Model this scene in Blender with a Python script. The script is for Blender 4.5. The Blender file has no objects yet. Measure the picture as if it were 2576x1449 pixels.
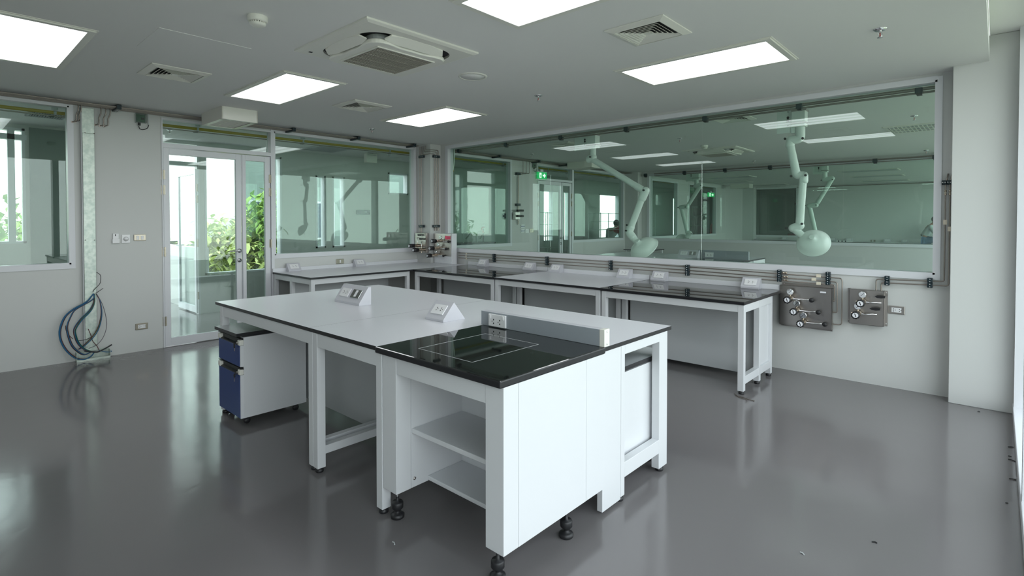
import bpy, bmesh, math, random
from mathutils import Vector, Matrix
random.seed(7)
SC = bpy.context.scene
C = SC.collection
PI = math.pi

# ------------------------------------------------------------------ camera
YAW, PITCH, FPX, PPX, PPY, EYE = math.radians(42.2258), math.radians(-1.0631), 1344.927, 1288.0, 579.5277, 1.5
_f = Vector((-math.sin(YAW) * math.cos(PITCH), math.cos(YAW) * math.cos(PITCH), math.sin(PITCH)))
_r = Vector((math.cos(YAW), math.sin(YAW), 0))
_u = _r.cross(_f)
cam_d = bpy.data.cameras.new('camera')
cam = bpy.data.objects.new('camera', cam_d)
C.objects.link(cam)
cam.location = (0, 0, EYE)
cam.rotation_euler = (PI / 2 + PITCH, 0, YAW)
cam_d.sensor_width = 36.0
cam_d.lens = FPX / 2576 * 36.0
cam_d.shift_y = -(724.5 - PPY) / 2576
cam_d.clip_start = 0.02
cam_d.clip_end = 300
SC.camera = cam


def at(px, py, x=None, y=None, z=None):
    """point of the photographed place on a known plane (a wall, the floor, the ceiling, a worktop)"""
    v = _f + _r * ((px - PPX) / FPX) - _u * ((py - PPY) / FPX)
    if x is not None:
        t = x / v.x
    elif y is not None:
        t = y / v.y
    else:
        t = (z - EYE) / v.z
    return Vector((v.x * t, v.y * t, EYE + v.z * t))


# ------------------------------------------------------------------ room numbers (metres)
XL, YB, ZC = -7.26, 5.823, 2.755          # left wall face, back wall face, ceiling
WT = 0.10
XR = 0.105                                # kerb of the right window wall
XO = -9.45                                # far wall of the corridor
Y2, Y3 = 12.65, 21.5                      # glass wall of the next lab, last wall
YF = -1.6                                 # wall behind the camera
ZT, ZB = 0.858, 0.802                     # island and bench tops


# ------------------------------------------------------------------ materials
def mat(name, color, rough=0.5, metal=0.0, spec=0.5, coat=0.0, bump=None, vary=None, emit=None, estr=1.0, aniso=None):
    m = bpy.data.materials.new(name)
    m.use_nodes = True
    nt = m.node_tree
    b = nt.nodes['Principled BSDF']
    b.inputs['Base Color'].default_value = (*color, 1)
    b.inputs['Roughness'].default_value = rough
    b.inputs['Metallic'].default_value = metal
    b.inputs['Specular IOR Level'].default_value = spec
    if coat:
        b.inputs['Coat Weight'].default_value = coat
        b.inputs['Coat Roughness'].default_value = 0.05
    if emit:
        b.inputs['Emission Color'].default_value = (*emit, 1)
        b.inputs['Emission Strength'].default_value = estr
    if bump or vary:
        tc = nt.nodes.new('ShaderNodeTexCoord')
        if aniso:
            mp = nt.nodes.new('ShaderNodeMapping')
            mp.inputs['Scale'].default_value = aniso
            nt.links.new(tc.outputs['Object'], mp.inputs['Vector'])
            vec = mp.outputs['Vector']
        else:
            vec = tc.outputs['Object']
    if bump:
        n = nt.nodes.new('ShaderNodeTexNoise')
        n.inputs['Scale'].default_value = bump[0]
        n.inputs['Detail'].default_value = 3
        bp = nt.nodes.new('ShaderNodeBump')
        bp.inputs['Strength'].default_value = bump[1]
        bp.inputs['Distance'].default_value = 0.01
        nt.links.new(vec, n.inputs['Vector'])
        nt.links.new(n.outputs['Fac'], bp.inputs['Height'])
        nt.links.new(bp.outputs['Normal'], b.inputs['Normal'])
    if vary:
        n2 = nt.nodes.new('ShaderNodeTexNoise')
        n2.inputs['Scale'].default_value = vary[0]
        n2.inputs['Detail'].default_value = 4
        mx = nt.nodes.new('ShaderNodeMix')
        mx.data_type = 'RGBA'
        mx.inputs['A'].default_value = (*color, 1)
        mx.inputs['B'].default_value = (*vary[1], 1)
        nt.links.new(vec, n2.inputs['Vector'])
        rp = nt.nodes.new('ShaderNodeMapRange')
        rp.inputs['From Min'].default_value = 0.35
        rp.inputs['From Max'].default_value = 0.65
        nt.links.new(n2.outputs['Fac'], rp.inputs['Value'])
        nt.links.new(rp.outputs['Result'], mx.inputs['Factor'])
        nt.links.new(mx.outputs['Result'], b.inputs['Base Color'])
    return m


def glass_mat(name, tint, f0=0.05, rough=0.0):
    """thin architectural glass: tinted see-through plus a mirror share that grows at grazing angles"""
    m = bpy.data.materials.new(name)
    m.use_nodes = True
    nt = m.node_tree
    nt.nodes.clear()
    out = nt.nodes.new('ShaderNodeOutputMaterial')
    tr = nt.nodes.new('ShaderNodeBsdfTransparent')
    tr.inputs['Color'].default_value = (*tint, 1)
    gl = nt.nodes.new('ShaderNodeBsdfGlossy')
    gl.inputs['Roughness'].default_value = rough
    gl.inputs['Color'].default_value = (0.95, 1, 0.98, 1)
    lw = nt.nodes.new('ShaderNodeLayerWeight')
    lw.inputs['Blend'].default_value = 0.5
    pw = nt.nodes.new('ShaderNodeMath')
    pw.operation = 'POWER'
    pw.inputs[1].default_value = 5
    ml = nt.nodes.new('ShaderNodeMath')
    ml.operation = 'MULTIPLY_ADD'
    ml.inputs[1].default_value = 1 - f0
    ml.inputs[2].default_value = f0
    mx = nt.nodes.new('ShaderNodeMixShader')
    nt.links.new(lw.outputs['Facing'], pw.inputs[0])
    nt.links.new(pw.outputs[0], ml.inputs[0])
    nt.links.new(ml.outputs[0], mx.inputs['Fac'])
    nt.links.new(tr.outputs[0], mx.inputs[1])
    nt.links.new(gl.outputs[0], mx.inputs[2])
    nt.links.new(mx.outputs[0], out.inputs['Surface'])
    return m


def lamp_mat(name, strength):
    """prismatic lamp cover with the three tubes showing as soft streaks along x"""
    m = bpy.data.materials.new(name)
    m.use_nodes = True
    nt = m.node_tree
    b = nt.nodes['Principled BSDF']
    b.inputs['Base Color'].default_value = (0.85, 0.86, 0.9, 1)
    b.inputs['Roughness'].default_value = 0.35
    b.inputs['Emission Color'].default_value = (0.95, 0.97, 1.0, 1)
    tc = nt.nodes.new('ShaderNodeTexCoord')
    sp = nt.nodes.new('ShaderNodeSeparateXYZ')
    nt.links.new(tc.outputs['Generated'], sp.inputs[0])
    mu = nt.nodes.new('ShaderNodeMath')
    mu.operation = 'MULTIPLY'
    mu.inputs[1].default_value = 2 * PI * 3
    sn = nt.nodes.new('ShaderNodeMath')
    sn.operation = 'COSINE'
    mr = nt.nodes.new('ShaderNodeMapRange')
    mr.inputs['From Min'].default_value = -1
    mr.inputs['From Max'].default_value = 1
    mr.inputs['To Min'].default_value = strength * 1.25
    mr.inputs['To Max'].default_value = strength * 0.7
    nt.links.new(sp.outputs['Y'], mu.inputs[0])
    nt.links.new(mu.outputs[0], sn.inputs[0])
    nt.links.new(sn.outputs[0], mr.inputs['Value'])
    nt.links.new(mr.outputs['Result'], b.inputs['Emission Strength'])
    return m


M = {}
M['wall'] = mat('wall_paint', (0.62, 0.63, 0.615), 0.55, bump=(220, 0.03))
M['ceil'] = mat('ceiling_paint', (0.80, 0.795, 0.78), 0.7, bump=(160, 0.03))
M['white'] = mat('white_powder_coat', (0.68, 0.69, 0.71), 0.32, bump=(500, 0.02))
M['frame'] = mat('white_aluminium', (0.72, 0.73, 0.76), 0.35, bump=(400, 0.01))
M['lam'] = mat('white_laminate', (0.74, 0.74, 0.78), 0.28, bump=(350, 0.02))
M['edge'] = mat('black_phenolic_edge', (0.016, 0.016, 0.019), 0.35, bump=(300, 0.02))
M['blacktop'] = mat('polished_black_top', (0.012, 0.013, 0.013), 0.025, spec=0.9, bump=(6, 0.004))
M['panelgrey'] = mat('grey_panel', (0.50, 0.52, 0.53), 0.4, bump=(300, 0.02))
M['splash'] = mat('grey_upstand', (0.30, 0.33, 0.36), 0.35, bump=(400, 0.03))
M['boxgrey'] = mat('socket_box_grey', (0.56, 0.56, 0.60), 0.35, bump=(400, 0.02))
M['plastic'] = mat('white_plastic', (0.82, 0.82, 0.83), 0.25, bump=(600, 0.005))
M['cream'] = mat('cream_plastic', (0.78, 0.77, 0.71), 0.35, bump=(600, 0.005))
M['dark'] = mat('dark_hole', (0.01, 0.01, 0.012), 0.6, bump=(300, 0.02))
M['black'] = mat('black_rubber', (0.014, 0.014, 0.016), 0.45, bump=(300, 0.05))
M['blue'] = mat('blue_drawer_front', (0.012, 0.045, 0.20), 0.35, bump=(500, 0.02))
M['steel'] = mat('brushed_steel', (0.46, 0.43, 0.41), 0.32, metal=1, bump=(60, 0.04), aniso=(1, 1, 40))
M['pipe'] = mat('steel_pipe', (0.34, 0.30, 0.27), 0.35, metal=0.9, bump=(80, 0.02))
M['chrome'] = mat('chrome', (0.75, 0.75, 0.76), 0.12, metal=1, bump=(40, 0.005))
M['brass'] = mat('nickel_brass', (0.55, 0.47, 0.38), 0.25, metal=1, bump=(60, 0.01))
M['bronze'] = mat('champagne_plate', (0.36, 0.33, 0.27), 0.3, metal=0.9, bump=(200, 0.01))
M['galv'] = mat('galvanised_sheet', (0.44, 0.52, 0.47), 0.42, metal=0.55, bump=(20, 0.05), vary=(26, (0.60, 0.66, 0.60)))
M['clamp'] = mat('teal_black_clamp', (0.006, 0.02, 0.028), 0.35, bump=(200, 0.02))
M['yellow'] = mat('yellow_gas_paint', (0.42, 0.30, 0.025), 0.4, bump=(200, 0.02))
M['label'] = mat('paper_label', (0.75, 0.68, 0.55), 0.6, bump=(200, 0.02))
M['labelw'] = mat('white_label', (0.82, 0.82, 0.86), 0.5, bump=(200, 0.02))
M['pink'] = mat('pink_note', (0.75, 0.10, 0.18), 0.6, bump=(200, 0.02))
M['red'] = mat('red_paint', (0.45, 0.02, 0.025), 0.4, bump=(200, 0.02))
M['green'] = mat('exit_sign_green', (0.0, 0.22, 0.06), 0.4, bump=(200, 0.01), emit=(0.0, 0.5, 0.12), estr=0.6)
M['signwhite'] = mat('exit_sign_white', (0.8, 0.9, 0.85), 0.4, bump=(200, 0.01), emit=(0.85, 1, 0.9), estr=0.9)
M['navy'] = mat('navy_sign', (0.012, 0.022, 0.06), 0.3, bump=(200, 0.01))
M['pcb'] = mat('green_circuit_board', (0.05, 0.14, 0.09), 0.5, bump=(90, 0.1), vary=(60, (0.10, 0.22, 0.14)))
M['glass'] = glass_mat('green_tinted_glass', (0.88, 0.955, 0.92), 0.042)
M['clear'] = glass_mat('clear_outer_glass', (0.95, 0.975, 0.97), 0.03)
M['plasticclear'] = glass_mat('smoked_plastic_cover', (0.75, 0.78, 0.76), 0.06, 0.1)
M['lamp'] = lamp_mat('lit_lamp_cover', 4.2)
M['lampoff'] = mat('unlit_lamp_cover', (0.42, 0.46, 0.47), 0.4, bump=(120, 0.05))
M['fume'] = mat('fume_arm_white', (0.80, 0.82, 0.80), 0.3, bump=(300, 0.01))
M['cable_tan'] = mat('grille_beige', (0.42, 0.39, 0.33), 0.5, bump=(200, 0.02))
M['duct'] = mat('dark_duct', (0.03, 0.03, 0.035), 0.8, bump=(60, 0.05))
M['skin'] = mat('skin', (0.32, 0.17, 0.10), 0.5, bump=(120, 0.05))
M['hair'] = mat('black_hair', (0.01, 0.009, 0.009), 0.5, bump=(200, 0.3))
M['shirt'] = mat('pale_grey_shirt', (0.50, 0.54, 0.54), 0.8, bump=(90, 0.3))
M['jeans'] = mat('blue_denim', (0.05, 0.12, 0.20), 0.8, bump=(150, 0.3))
M['apron'] = mat('black_apron', (0.015, 0.016, 0.02), 0.8, bump=(90, 0.2))
M['bark'] = mat('bark', (0.12, 0.085, 0.06), 0.9, bump=(20, 0.6))
M['leaf'] = mat('tree_leaves', (0.16, 0.30, 0.045), 0.55, bump=(30, 0.1), vary=(3, (0.30, 0.42, 0.08)))
M['leafpale'] = mat('pale_leaves', (0.38, 0.46, 0.12), 0.55, bump=(30, 0.1), vary=(3, (0.55, 0.58, 0.22)))
M['ground'] = mat('outdoor_ground', (0.24, 0.26, 0.20), 0.9, bump=(5, 0.3), vary=(0.5, (0.32, 0.34, 0.26)))
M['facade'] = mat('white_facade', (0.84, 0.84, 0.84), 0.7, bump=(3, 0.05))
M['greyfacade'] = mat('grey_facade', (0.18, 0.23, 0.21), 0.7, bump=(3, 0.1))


def floor_mat():
    m = mat('grey_epoxy_floor', (0.17, 0.16, 0.162), 0.13, spec=0.5)
    nt = m.node_tree
    b = nt.nodes['Principled BSDF']
    tc = nt.nodes.new('ShaderNodeTexCoord')
    n1 = nt.nodes.new('ShaderNodeTexNoise')
    n1.inputs['Scale'].default_value = 3.0
    n1.inputs['Detail'].default_value = 4
    n2 = nt.nodes.new('ShaderNodeTexNoise')
    n2.inputs['Scale'].default_value = 45.0
    n2.inputs['Detail'].default_value = 2
    ad = nt.nodes.new('ShaderNodeMath')
    ad.operation = 'MULTIPLY_ADD'
    ad.inputs[1].default_value = 0.06
    bp = nt.nodes.new('ShaderNodeBump')
    bp.inputs['Strength'].default_value = 0.10
    bp.inputs['Distance'].default_value = 0.02
    n3 = nt.nodes.new('ShaderNodeTexNoise')
    n3.inputs['Scale'].default_value = 1.3
    n3.inputs['Detail'].default_value = 6
    mr = nt.nodes.new('ShaderNodeMapRange')
    mr.inputs['From Min'].default_value = 0.3
    mr.inputs['From Max'].default_value = 0.7
    mr.inputs['To Min'].default_value = 0.10
    mr.inputs['To Max'].default_value = 0.17
    for n in (n1, n2, n3):
        nt.links.new(tc.outputs['Object'], n.inputs['Vector'])
    nt.links.new(n2.outputs['Fac'], ad.inputs[0])
    nt.links.new(n1.outputs['Fac'], ad.inputs[2])
    nt.links.new(ad.outputs[0], bp.inputs['Height'])
    nt.links.new(bp.outputs['Normal'], b.inputs['Normal'])
    nt.links.new(n3.outputs['Fac'], mr.inputs['Value'])
    nt.links.new(mr.outputs['Result'], b.inputs['Roughness'])
    return m


M['floor'] = floor_mat()


# ------------------------------------------------------------------ mesh building
class MB:
    def __init__(s):
        s.v, s.f, s.m, s.s = [], [], [], []

    def add(s, vs, fs, m=0, smooth=False, X=None):
        o = len(s.v)
        for p in vs:
            p = Vector(p)
            s.v.append(X @ p if X is not None else p)
        for i, f in enumerate(fs):
            s.f.append([o + k for k in f])
            s.m.append(m[i] if isinstance(m, (list, tuple)) else m)
            s.s.append(smooth)
        return s

    def box(s, x0, x1, y0, y1, z0, z1, m=0, top=None, X=None):
        x0, x1 = min(x0, x1), max(x0, x1)
        y0, y1 = min(y0, y1), max(y0, y1)
        z0, z1 = min(z0, z1), max(z0, z1)
        v = [(x0, y0, z0), (x1, y0, z0), (x1, y1, z0), (x0, y1, z0), (x0, y0, z1), (x1, y0, z1), (x1, y1, z1), (x0, y1, z1)]
        f = [(0, 3, 2, 1), (4, 5, 6, 7), (0, 1, 5, 4), (1, 2, 6, 5), (2, 3, 7, 6), (3, 0, 4, 7)]
        return s.add(v, f, [m, m if top is None else top, m, m, m, m], False, X)

    def prism(s, poly, d0, d1, axis='x', m=0, X=None, smooth=False):
        """poly counter-clockwise in the plane across the axis"""
        n = len(poly)
        def p(a, b, d):
            return {'x': (d, a, b), 'y': (a, d, b), 'z': (a, b, d)}[axis]
        v = [p(a, b, d0) for a, b in poly] + [p(a, b, d1) for a, b in poly]
        f = [tuple(range(n))[::-1], tuple(range(n, 2 * n))]
        f += [(i, (i + 1) % n, n + (i + 1) % n, n + i) for i in range(n)]
        return s.add(v, f, m, smooth, X)

    def tube(s, pts, r, n=10, m=0, X=None, caps=True, closed=False):
        pts = [Vector(p) for p in pts]
        rs = r if isinstance(r, (list, tuple)) else [r] * len(pts)
        t0 = (pts[1] - pts[0]).normalized()
        a = Vector((0, 0, 1)) if abs(t0.z) < 0.9 else Vector((1, 0, 0))
        nrm = t0.cross(a).normalized()
        vs, k = [], len(pts)
        for i, p in enumerate(pts):
            if i == 0:
                t = t0
            elif i == k - 1:
                t = (pts[i] - pts[i - 1]).normalized()
            else:
                t = ((pts[i] - pts[i - 1]).normalized() + (pts[i + 1] - pts[i]).normalized())
                t = t.normalized() if t.length > 1e-6 else (pts[i] - pts[i - 1]).normalized()
            nrm = (nrm - t * nrm.dot(t)).normalized()
            b = t.cross(nrm)
            for j in range(n):
                w = 2 * PI * j / n
                vs.append(p + (nrm * math.cos(w) + b * math.sin(w)) * rs[i])
        fs = [(i * n + j, i * n + (j + 1) % n, (i + 1) * n + (j + 1) % n, (i + 1) * n + j) for i in range(k - 1) for j in range(n)]
        s.add(vs, fs, m, True, X)
        if caps:
            s.add(vs[:n], [tuple(range(n))[::-1]], m, False, X)
            s.add(vs[-n:], [tuple(range(n))], m, False, X)
        return s

    def cyl(s, p0, p1, r0, r1=None, n=18, m=0, X=None):
        return s.tube([p0, p1], [r0, r0 if r1 is None else r1], n, m, X)

    def lathe(s, prof, org=(0, 0, 0), axis=(0, 0, 1), n=24, m=0, X=None, smooth=True):
        q = Vector((0, 0, 1)).rotation_difference(Vector(axis).normalized()).to_matrix().to_4x4()
        T = Matrix.Translation(Vector(org)) @ q
        if X is not None:
            T = X @ T
        vs = [(r * math.cos(2 * PI * j / n), r * math.sin(2 * PI * j / n), h) for r, h in prof for j in range(n)]
        k = len(prof)
        fs = [(i * n + j, i * n + (j + 1) % n, (i + 1) * n + (j + 1) % n, (i + 1) * n + j) for i in range(k - 1) for j in range(n)]
        s.add(vs, fs, m, smooth, T)
        if prof[0][0] > 1e-5:
            s.add(vs[:n], [tuple(range(n))[::-1]], m, False, T)
        if prof[-1][0] > 1e-5:
            s.add(vs[-n:], [tuple(range(n))], m, False, T)
        return s

    def ball(s, c, r, m=0, n=16, sc=(1, 1, 1), X=None):
        prof = [(max(1e-6, r * math.sin(PI * i / 10)), -r * math.cos(PI * i / 10)) for i in range(11)]
        T = Matrix.Translation(Vector(c)) @ Matrix.Diagonal((*sc, 1))
        if X is not None:
            T = X @ T
        return s.lathe(prof, (0, 0, 0), (0, 0, 1), n, m, T)


def round_path(pts, r, k=5):
    """polyline with its corners turned into arcs of radius about r"""
    pts = [Vector(p) for p in pts]
    out = [pts[0]]
    for i in range(1, len(pts) - 1):
        a, b, c = pts[i - 1], pts[i], pts[i + 1]
        d0, d1 = (a - b), (c - b)
        l = min(r, d0.length * 0.45, d1.length * 0.45)
        p0, p1 = b + d0.normalized() * l, b + d1.normalized() * l
        for j in range(k + 1):
            t = j / k
            out.append(p0 * (1 - t) ** 2 + b * 2 * t * (1 - t) + p1 * t ** 2)
    out.append(pts[-1])
    return out


def smooth_path(pts, k=6):
    """Catmull-Rom through the points"""
    P = [Vector(p) for p in pts]
    P = [P[0] * 2 - P[1]] + P + [P[-1] * 2 - P[-2]]
    out = []
    for i in range(1, len(P) - 2):
        a, b, c, d = P[i - 1:i + 3]
        for j in range(k):
            t = j / k
            out.append(0.5 * (2 * b + (c - a) * t + (2 * a - 5 * b + 4 * c - d) * t * t + (3 * b - a - 3 * c + d) * t ** 3))
    out.append(P[-2])
    return out


def root_of(o):
    while o.parent:
        o = o.parent
    return o


def link_mesh(mb, name, mats, off):
    me = bpy.data.meshes.new(name)
    me.from_pydata([tuple(p - off) for p in mb.v], [], mb.f)
    for mm in (mats if isinstance(mats, (list, tuple)) else [mats]):
        me.materials.append(M[mm] if isinstance(mm, str) else mm)
    me.polygons.foreach_set('material_index', mb.m)
    me.polygons.foreach_set('use_smooth', mb.s)
    me.update()
    o = bpy.data.objects.new(name, me)
    C.objects.link(o)
    return o


def bevel(o, w=0.003, seg=2):
    b = o.modifiers.new('edge_round', 'BEVEL')
    b.width = w
    b.segments = seg
    b.limit_method = 'ANGLE'
    b.angle_limit = math.radians(40)
    return o


def part(mb, name, mats, parent, local=False, label=None, bv=0):
    """a part of a thing; coordinates are world ones unless local"""
    off = Vector((0, 0, 0)) if local else Vector(root_of(parent).location)
    o = link_mesh(mb, name, mats, off)
    o.parent = parent
    if label:
        o['label'] = label
    if bv:
        bevel(o, bv)
    return o


def thing(name, label, cat, loc=(0, 0, 0), group=None, rz=0.0):
    o = bpy.data.objects.new(name, None)
    o.empty_display_size = 0.05
    C.objects.link(o)
    o.location = loc
    o.rotation_euler = (0, 0, rz)
    o['label'] = label
    o['category'] = cat
    if group:
        o['group'] = group
    return o


def solo(mb, name, mats, label, cat, group=None, kind=None, bv=0):
    lo = Vector([min(p[i] for p in mb.v) for i in range(3)])
    hi = Vector([max(p[i] for p in mb.v) for i in range(3)])
    off = Vector(((lo.x + hi.x) / 2, (lo.y + hi.y) / 2, lo.z))
    o = link_mesh(mb, name, mats, off)
    o.location = off
    o['label'] = label
    o['category'] = cat
    if group:
        o['group'] = group
    if kind:
        o['kind'] = kind
    if bv:
        bevel(o, bv)
    return o


def struct(mb, name, mats, label=None, bv=0):
    o = link_mesh(mb, name, mats, Vector((0, 0, 0)))
    o['kind'] = 'structure'
    if label:
        o['label'] = label
    if bv:
        bevel(o, bv)
    return o


def struct_root(name, loc, label=None):
    o = bpy.data.objects.new(name, None)
    o.empty_display_size = 0.05
    C.objects.link(o)
    o.location = loc
    o['kind'] = 'structure'
    if label:
        o['label'] = label
    return o


def copy_tree(o, parent=None):
    c = o.copy()
    C.objects.link(c)
    if parent:
        c.parent = parent
    for ch in [k for k in bpy.data.objects if k.parent == o]:
        copy_tree(ch, c)
    return c


def dup(o, loc, label, rz=None):
    c = copy_tree(o)
    c.location = loc
    if rz is not None:
        c.rotation_euler = (0, 0, rz)
    c['label'] = label
    return c
SKY, EXPOSURE = 3.6, 0.26
# ================================================================== room shell
def wall_x(name, x0, x1, y0, y1, openings, ztop=ZC, mats='wall'):
    """wall across x with rectangular openings (ya, yb, za, zb)"""
    mb = MB()
    y = y0
    for (a, b, za, zb) in sorted(openings):
        if a > y:
            mb.box(x0, x1, y, a, 0, ztop)
        if za > 0:
            mb.box(x0, x1, a, b, 0, za)
        if zb < ztop:
            mb.box(x0, x1, a, b, zb, ztop)
        y = b
    if y < y1:
        mb.box(x0, x1, y, y1, 0, ztop)
    return struct(mb, name, mats)


def wall_y(name, y0, y1, x0, x1, openings, ztop=ZC, mats='wall'):
    mb = MB()
    x = x0
    for (a, b, za, zb) in sorted(openings):
        if a > x:
            mb.box(x, a, y0, y1, 0, ztop)
        if za > 0:
            mb.box(a, b, y0, y1, 0, za)
        if zb < ztop:
            mb.box(a, b, y0, y1, zb, ztop)
        x = b
    if x < x1:
        mb.box(x, x1, y0, y1, 0, ztop)
    return struct(mb, name, mats)


_W = dict(w1=(-1.0, 1.05, 1.035, 2.705), d1=(1.888, 3.200, 0, 2.705), w2=(3.200, 5.555, 1.027, 2.70),
          w3=(6.00, 7.955, 1.03, 2.69), d2=(8.806, 10.09, 0, 2.69), w4=(10.09, 12.33, 1.03, 2.69))
W5 = (at(1640, 500, x=XL).y, at(1704, 500, x=XL).y, 1.03, 2.65)
W6 = (at(1734, 500, x=XL).y, at(1801, 500, x=XL).y, 1.03, 2.65)
_W['w5'], _W['w6'] = W5, W6
wall_x('wall_left', XL - WT, XL, YF, 25.0, list(_W.values()))

XB0, XB1 = at(1126, 371, y=YB).x, at(2356, 400, y=YB).x
BWIN = (XB0, XB1, 1.035, 2.695)
wall_y('wall_back', YB, YB + WT, XL, XR, [BWIN])
B2WIN = (at(1632, 500, y=Y2).x, -0.40, 1.03, 2.66)
wall_y('wall_second_room', Y2, Y2 + WT, XL, XR, [B2WIN])
B3WIN = (-7.10, at(2004, 500, y=Y3).x, 0.93, 2.70)
wall_y('wall_third_room', Y3, Y3 + WT, XL, XR, [B3WIN])
wall_y('wall_far', 25.0, 25.1, XO - 0.12, XR + 0.4, [])
wall_y('wall_front', YF - 0.1, YF, XO - 0.12, XR + 0.4, [])
struct(MB().box(-3.1, -3.0, Y3 + WT, 25, 0, ZC), 'wall_side_room', 'wall')

mb = MB()
mb.box(-13.0, 0.75, YF - 0.1, 25.1, -0.25, 0)
struct(mb, 'floor', 'floor')
mb = MB()
mb.box(XO - 0.12, -0.062, YF - 0.1, 25.1, ZC, ZC + 0.2)
struct(mb, 'ceiling', 'ceil')
struct(MB().box(-0.0615, 0.75, YF - 0.1, 25.1, ZC + 0.2005, ZC + 0.3), 'ceiling_blind_pocket', 'ceil')

# corner pillars
XC = at(1083, 500, y=5.6).x
struct(MB().box(XL, XC, 5.600, YB - 0.001, 0, ZC - 0.001), 'pillar_corner', 'wall', bv=0.004)
XP = at(2385, 1012.7, z=0).x
struct(MB().box(XP, 0.45, 5.657, YB + 0.3, 0, ZC + 0.199), 'pillar_window', 'wall', bv=0.004)
struct(MB().box(XL, XL + 0.37, Y2 - 0.22, Y2 - 0.001, 0, ZC - 0.001), 'pillar_second_room', 'wall', bv=0.004)
struct(MB().box(-7.259, -6.85, Y3 - 0.32, Y3 - 0.001, 0, ZC - 0.001), 'pillar_third_room', 'wall', bv=0.004)

# right window wall: low kerb, posts, head, panes
KZ = 0.085
struct(MB().box(XR, 0.42, YF, 5.656, 0, KZ), 'windowsill_right', 'frame', bv=0.004)
struct(MB().box(XR, 0.42, 6.13, 25, 0, KZ), 'windowsill_right_far', 'frame', bv=0.004)
rw = struct_root('window_right', (0.3, 2, 0))
mb = MB()
for y in (YF + 0.03, 0.1, 1.9, 3.75, 5.60, 6.17, 8.0, 9.8, 11.6, 13.4, 15.2, 17.0, 18.8, 20.6, 22.4, 24.9):
    mb.box(XR + 0.005, 0.36, y - 0.05, y + 0.05, KZ, ZC + 0.2)
mb.box(0.26, 0.34, YF, 5.65, 2.86, ZC + 0.2)
mb.box(0.26, 0.34, 6.13, 25, 2.86, ZC + 0.2)
part(mb, 'window_frame', 'frame', rw)
for a, b in ((YF + 0.08, 0.05), (0.15, 1.85), (1.95, 3.70), (3.80, 5.55), (6.22, 7.95), (8.05, 9.75), (9.85, 11.55), (11.65, 13.35), (13.45, 15.15),
             (15.25, 16.95), (17.05, 18.75), (18.85, 20.55), (20.65, 22.35), (22.45, 24.85)):
    part(MB().box(0.298, 0.304, a, b, KZ, 2.86), 'glass_pane', 'clear', rw)


def window_x(name, x, op, splits=(), gmat='glass', fw=0.045, gx=-0.06):
    """window in a wall across x: painted frame lining the opening, panes behind"""
    a, b, za, zb = op
    r = struct_root(name, (x, (a + b) / 2, za))
    mb = MB()
    xi, xo = x + 0.010, x - WT - 0.005
    mb.box(xo, xi, a, a + fw * 0.35, za, zb)
    mb.box(xo, xi, b - fw * 0.35, b, za, zb)
    mb.box(xo, xi, a, b, zb - fw * 0.35, zb)
    mb.box(xo, xi, a, b, za, za + fw * 0.35)
    for (p0, p1, q0, q1) in ((a - fw, a, za - fw, zb), (b, b + fw * 0.8, za - fw, zb), (a, b, za - fw, za), (a - fw, b + fw * 0.8, zb, zb + 0.03)):
        mb.box(x, xi, p0, p1, q0, q1)
    part(mb, 'window_frame', 'frame', r)
    ys = [a + 0.012] + list(splits) + [b - 0.012]
    for i in range(len(ys) - 1):
        part(MB().box(x + gx - 0.004, x + gx + 0.004, ys[i] + 0.002, ys[i + 1] - 0.002, za + 0.012, zb - 0.012), 'glass_pane', gmat, r)
    return r


def window_y(name, y, op, splits=(), gmat='glass', fw=0.045, gy=0.05):
    a, b, za, zb = op
    r = struct_root(name, ((a + b) / 2, y, za))
    mb = MB()
    yi, yo = y - 0.012, y + WT + 0.005
    for s in ((a, a + 0.016, za, zb), (b - 0.016, b, za, zb), (a, b, zb - 0.016, zb), (a, b, za, za + 0.016)):
        mb.box(s[0], s[1], yi, yo, s[2], s[3])
    for s in ((a - fw, a, za - fw, zb + 0.03), (b, b + fw * 0.8, za - fw, zb + 0.03), (a, b, za - fw, za), (a, b, zb, zb + 0.035)):
        mb.box(s[0], s[1], yi, y, s[2], s[3])
    part(mb, 'window_frame', 'frame', r)
    xs = [a + 0.012] + list(splits) + [b - 0.012]
    for i in range(len(xs) - 1):
        part(MB().box(xs[i] + 0.002, xs[i + 1] - 0.002, y + gy - 0.004, y + gy + 0.004, za + 0.012, zb - 0.012), 'glass_pane', gmat, r)
    return r


window_x('window_1', XL, _W['w1'])
window_x('window_2', XL, (3.205, 5.555, 1.027, 2.70))
window_x('window_3', XL, _W['w3'])
window_x('window_4', XL, (10.10, 12.33, 1.03, 2.69))
window_x('window_5', XL, _W['w5'])
window_x('window_6', XL, _W['w6'])
window_y('window_7', YB, BWIN, [at(1385, 450, y=YB + 0.05).x, at(1766, 450, y=YB + 0.05).x])
window_y('window_8', Y2, B2WIN, [at(1740, 520, y=Y2).x, at(2120, 520, y=Y2).x])
window_y('window_9', Y3, B3WIN, [at(1885, 520, y=Y3).x, at(1940, 520, y=Y3).x])


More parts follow.
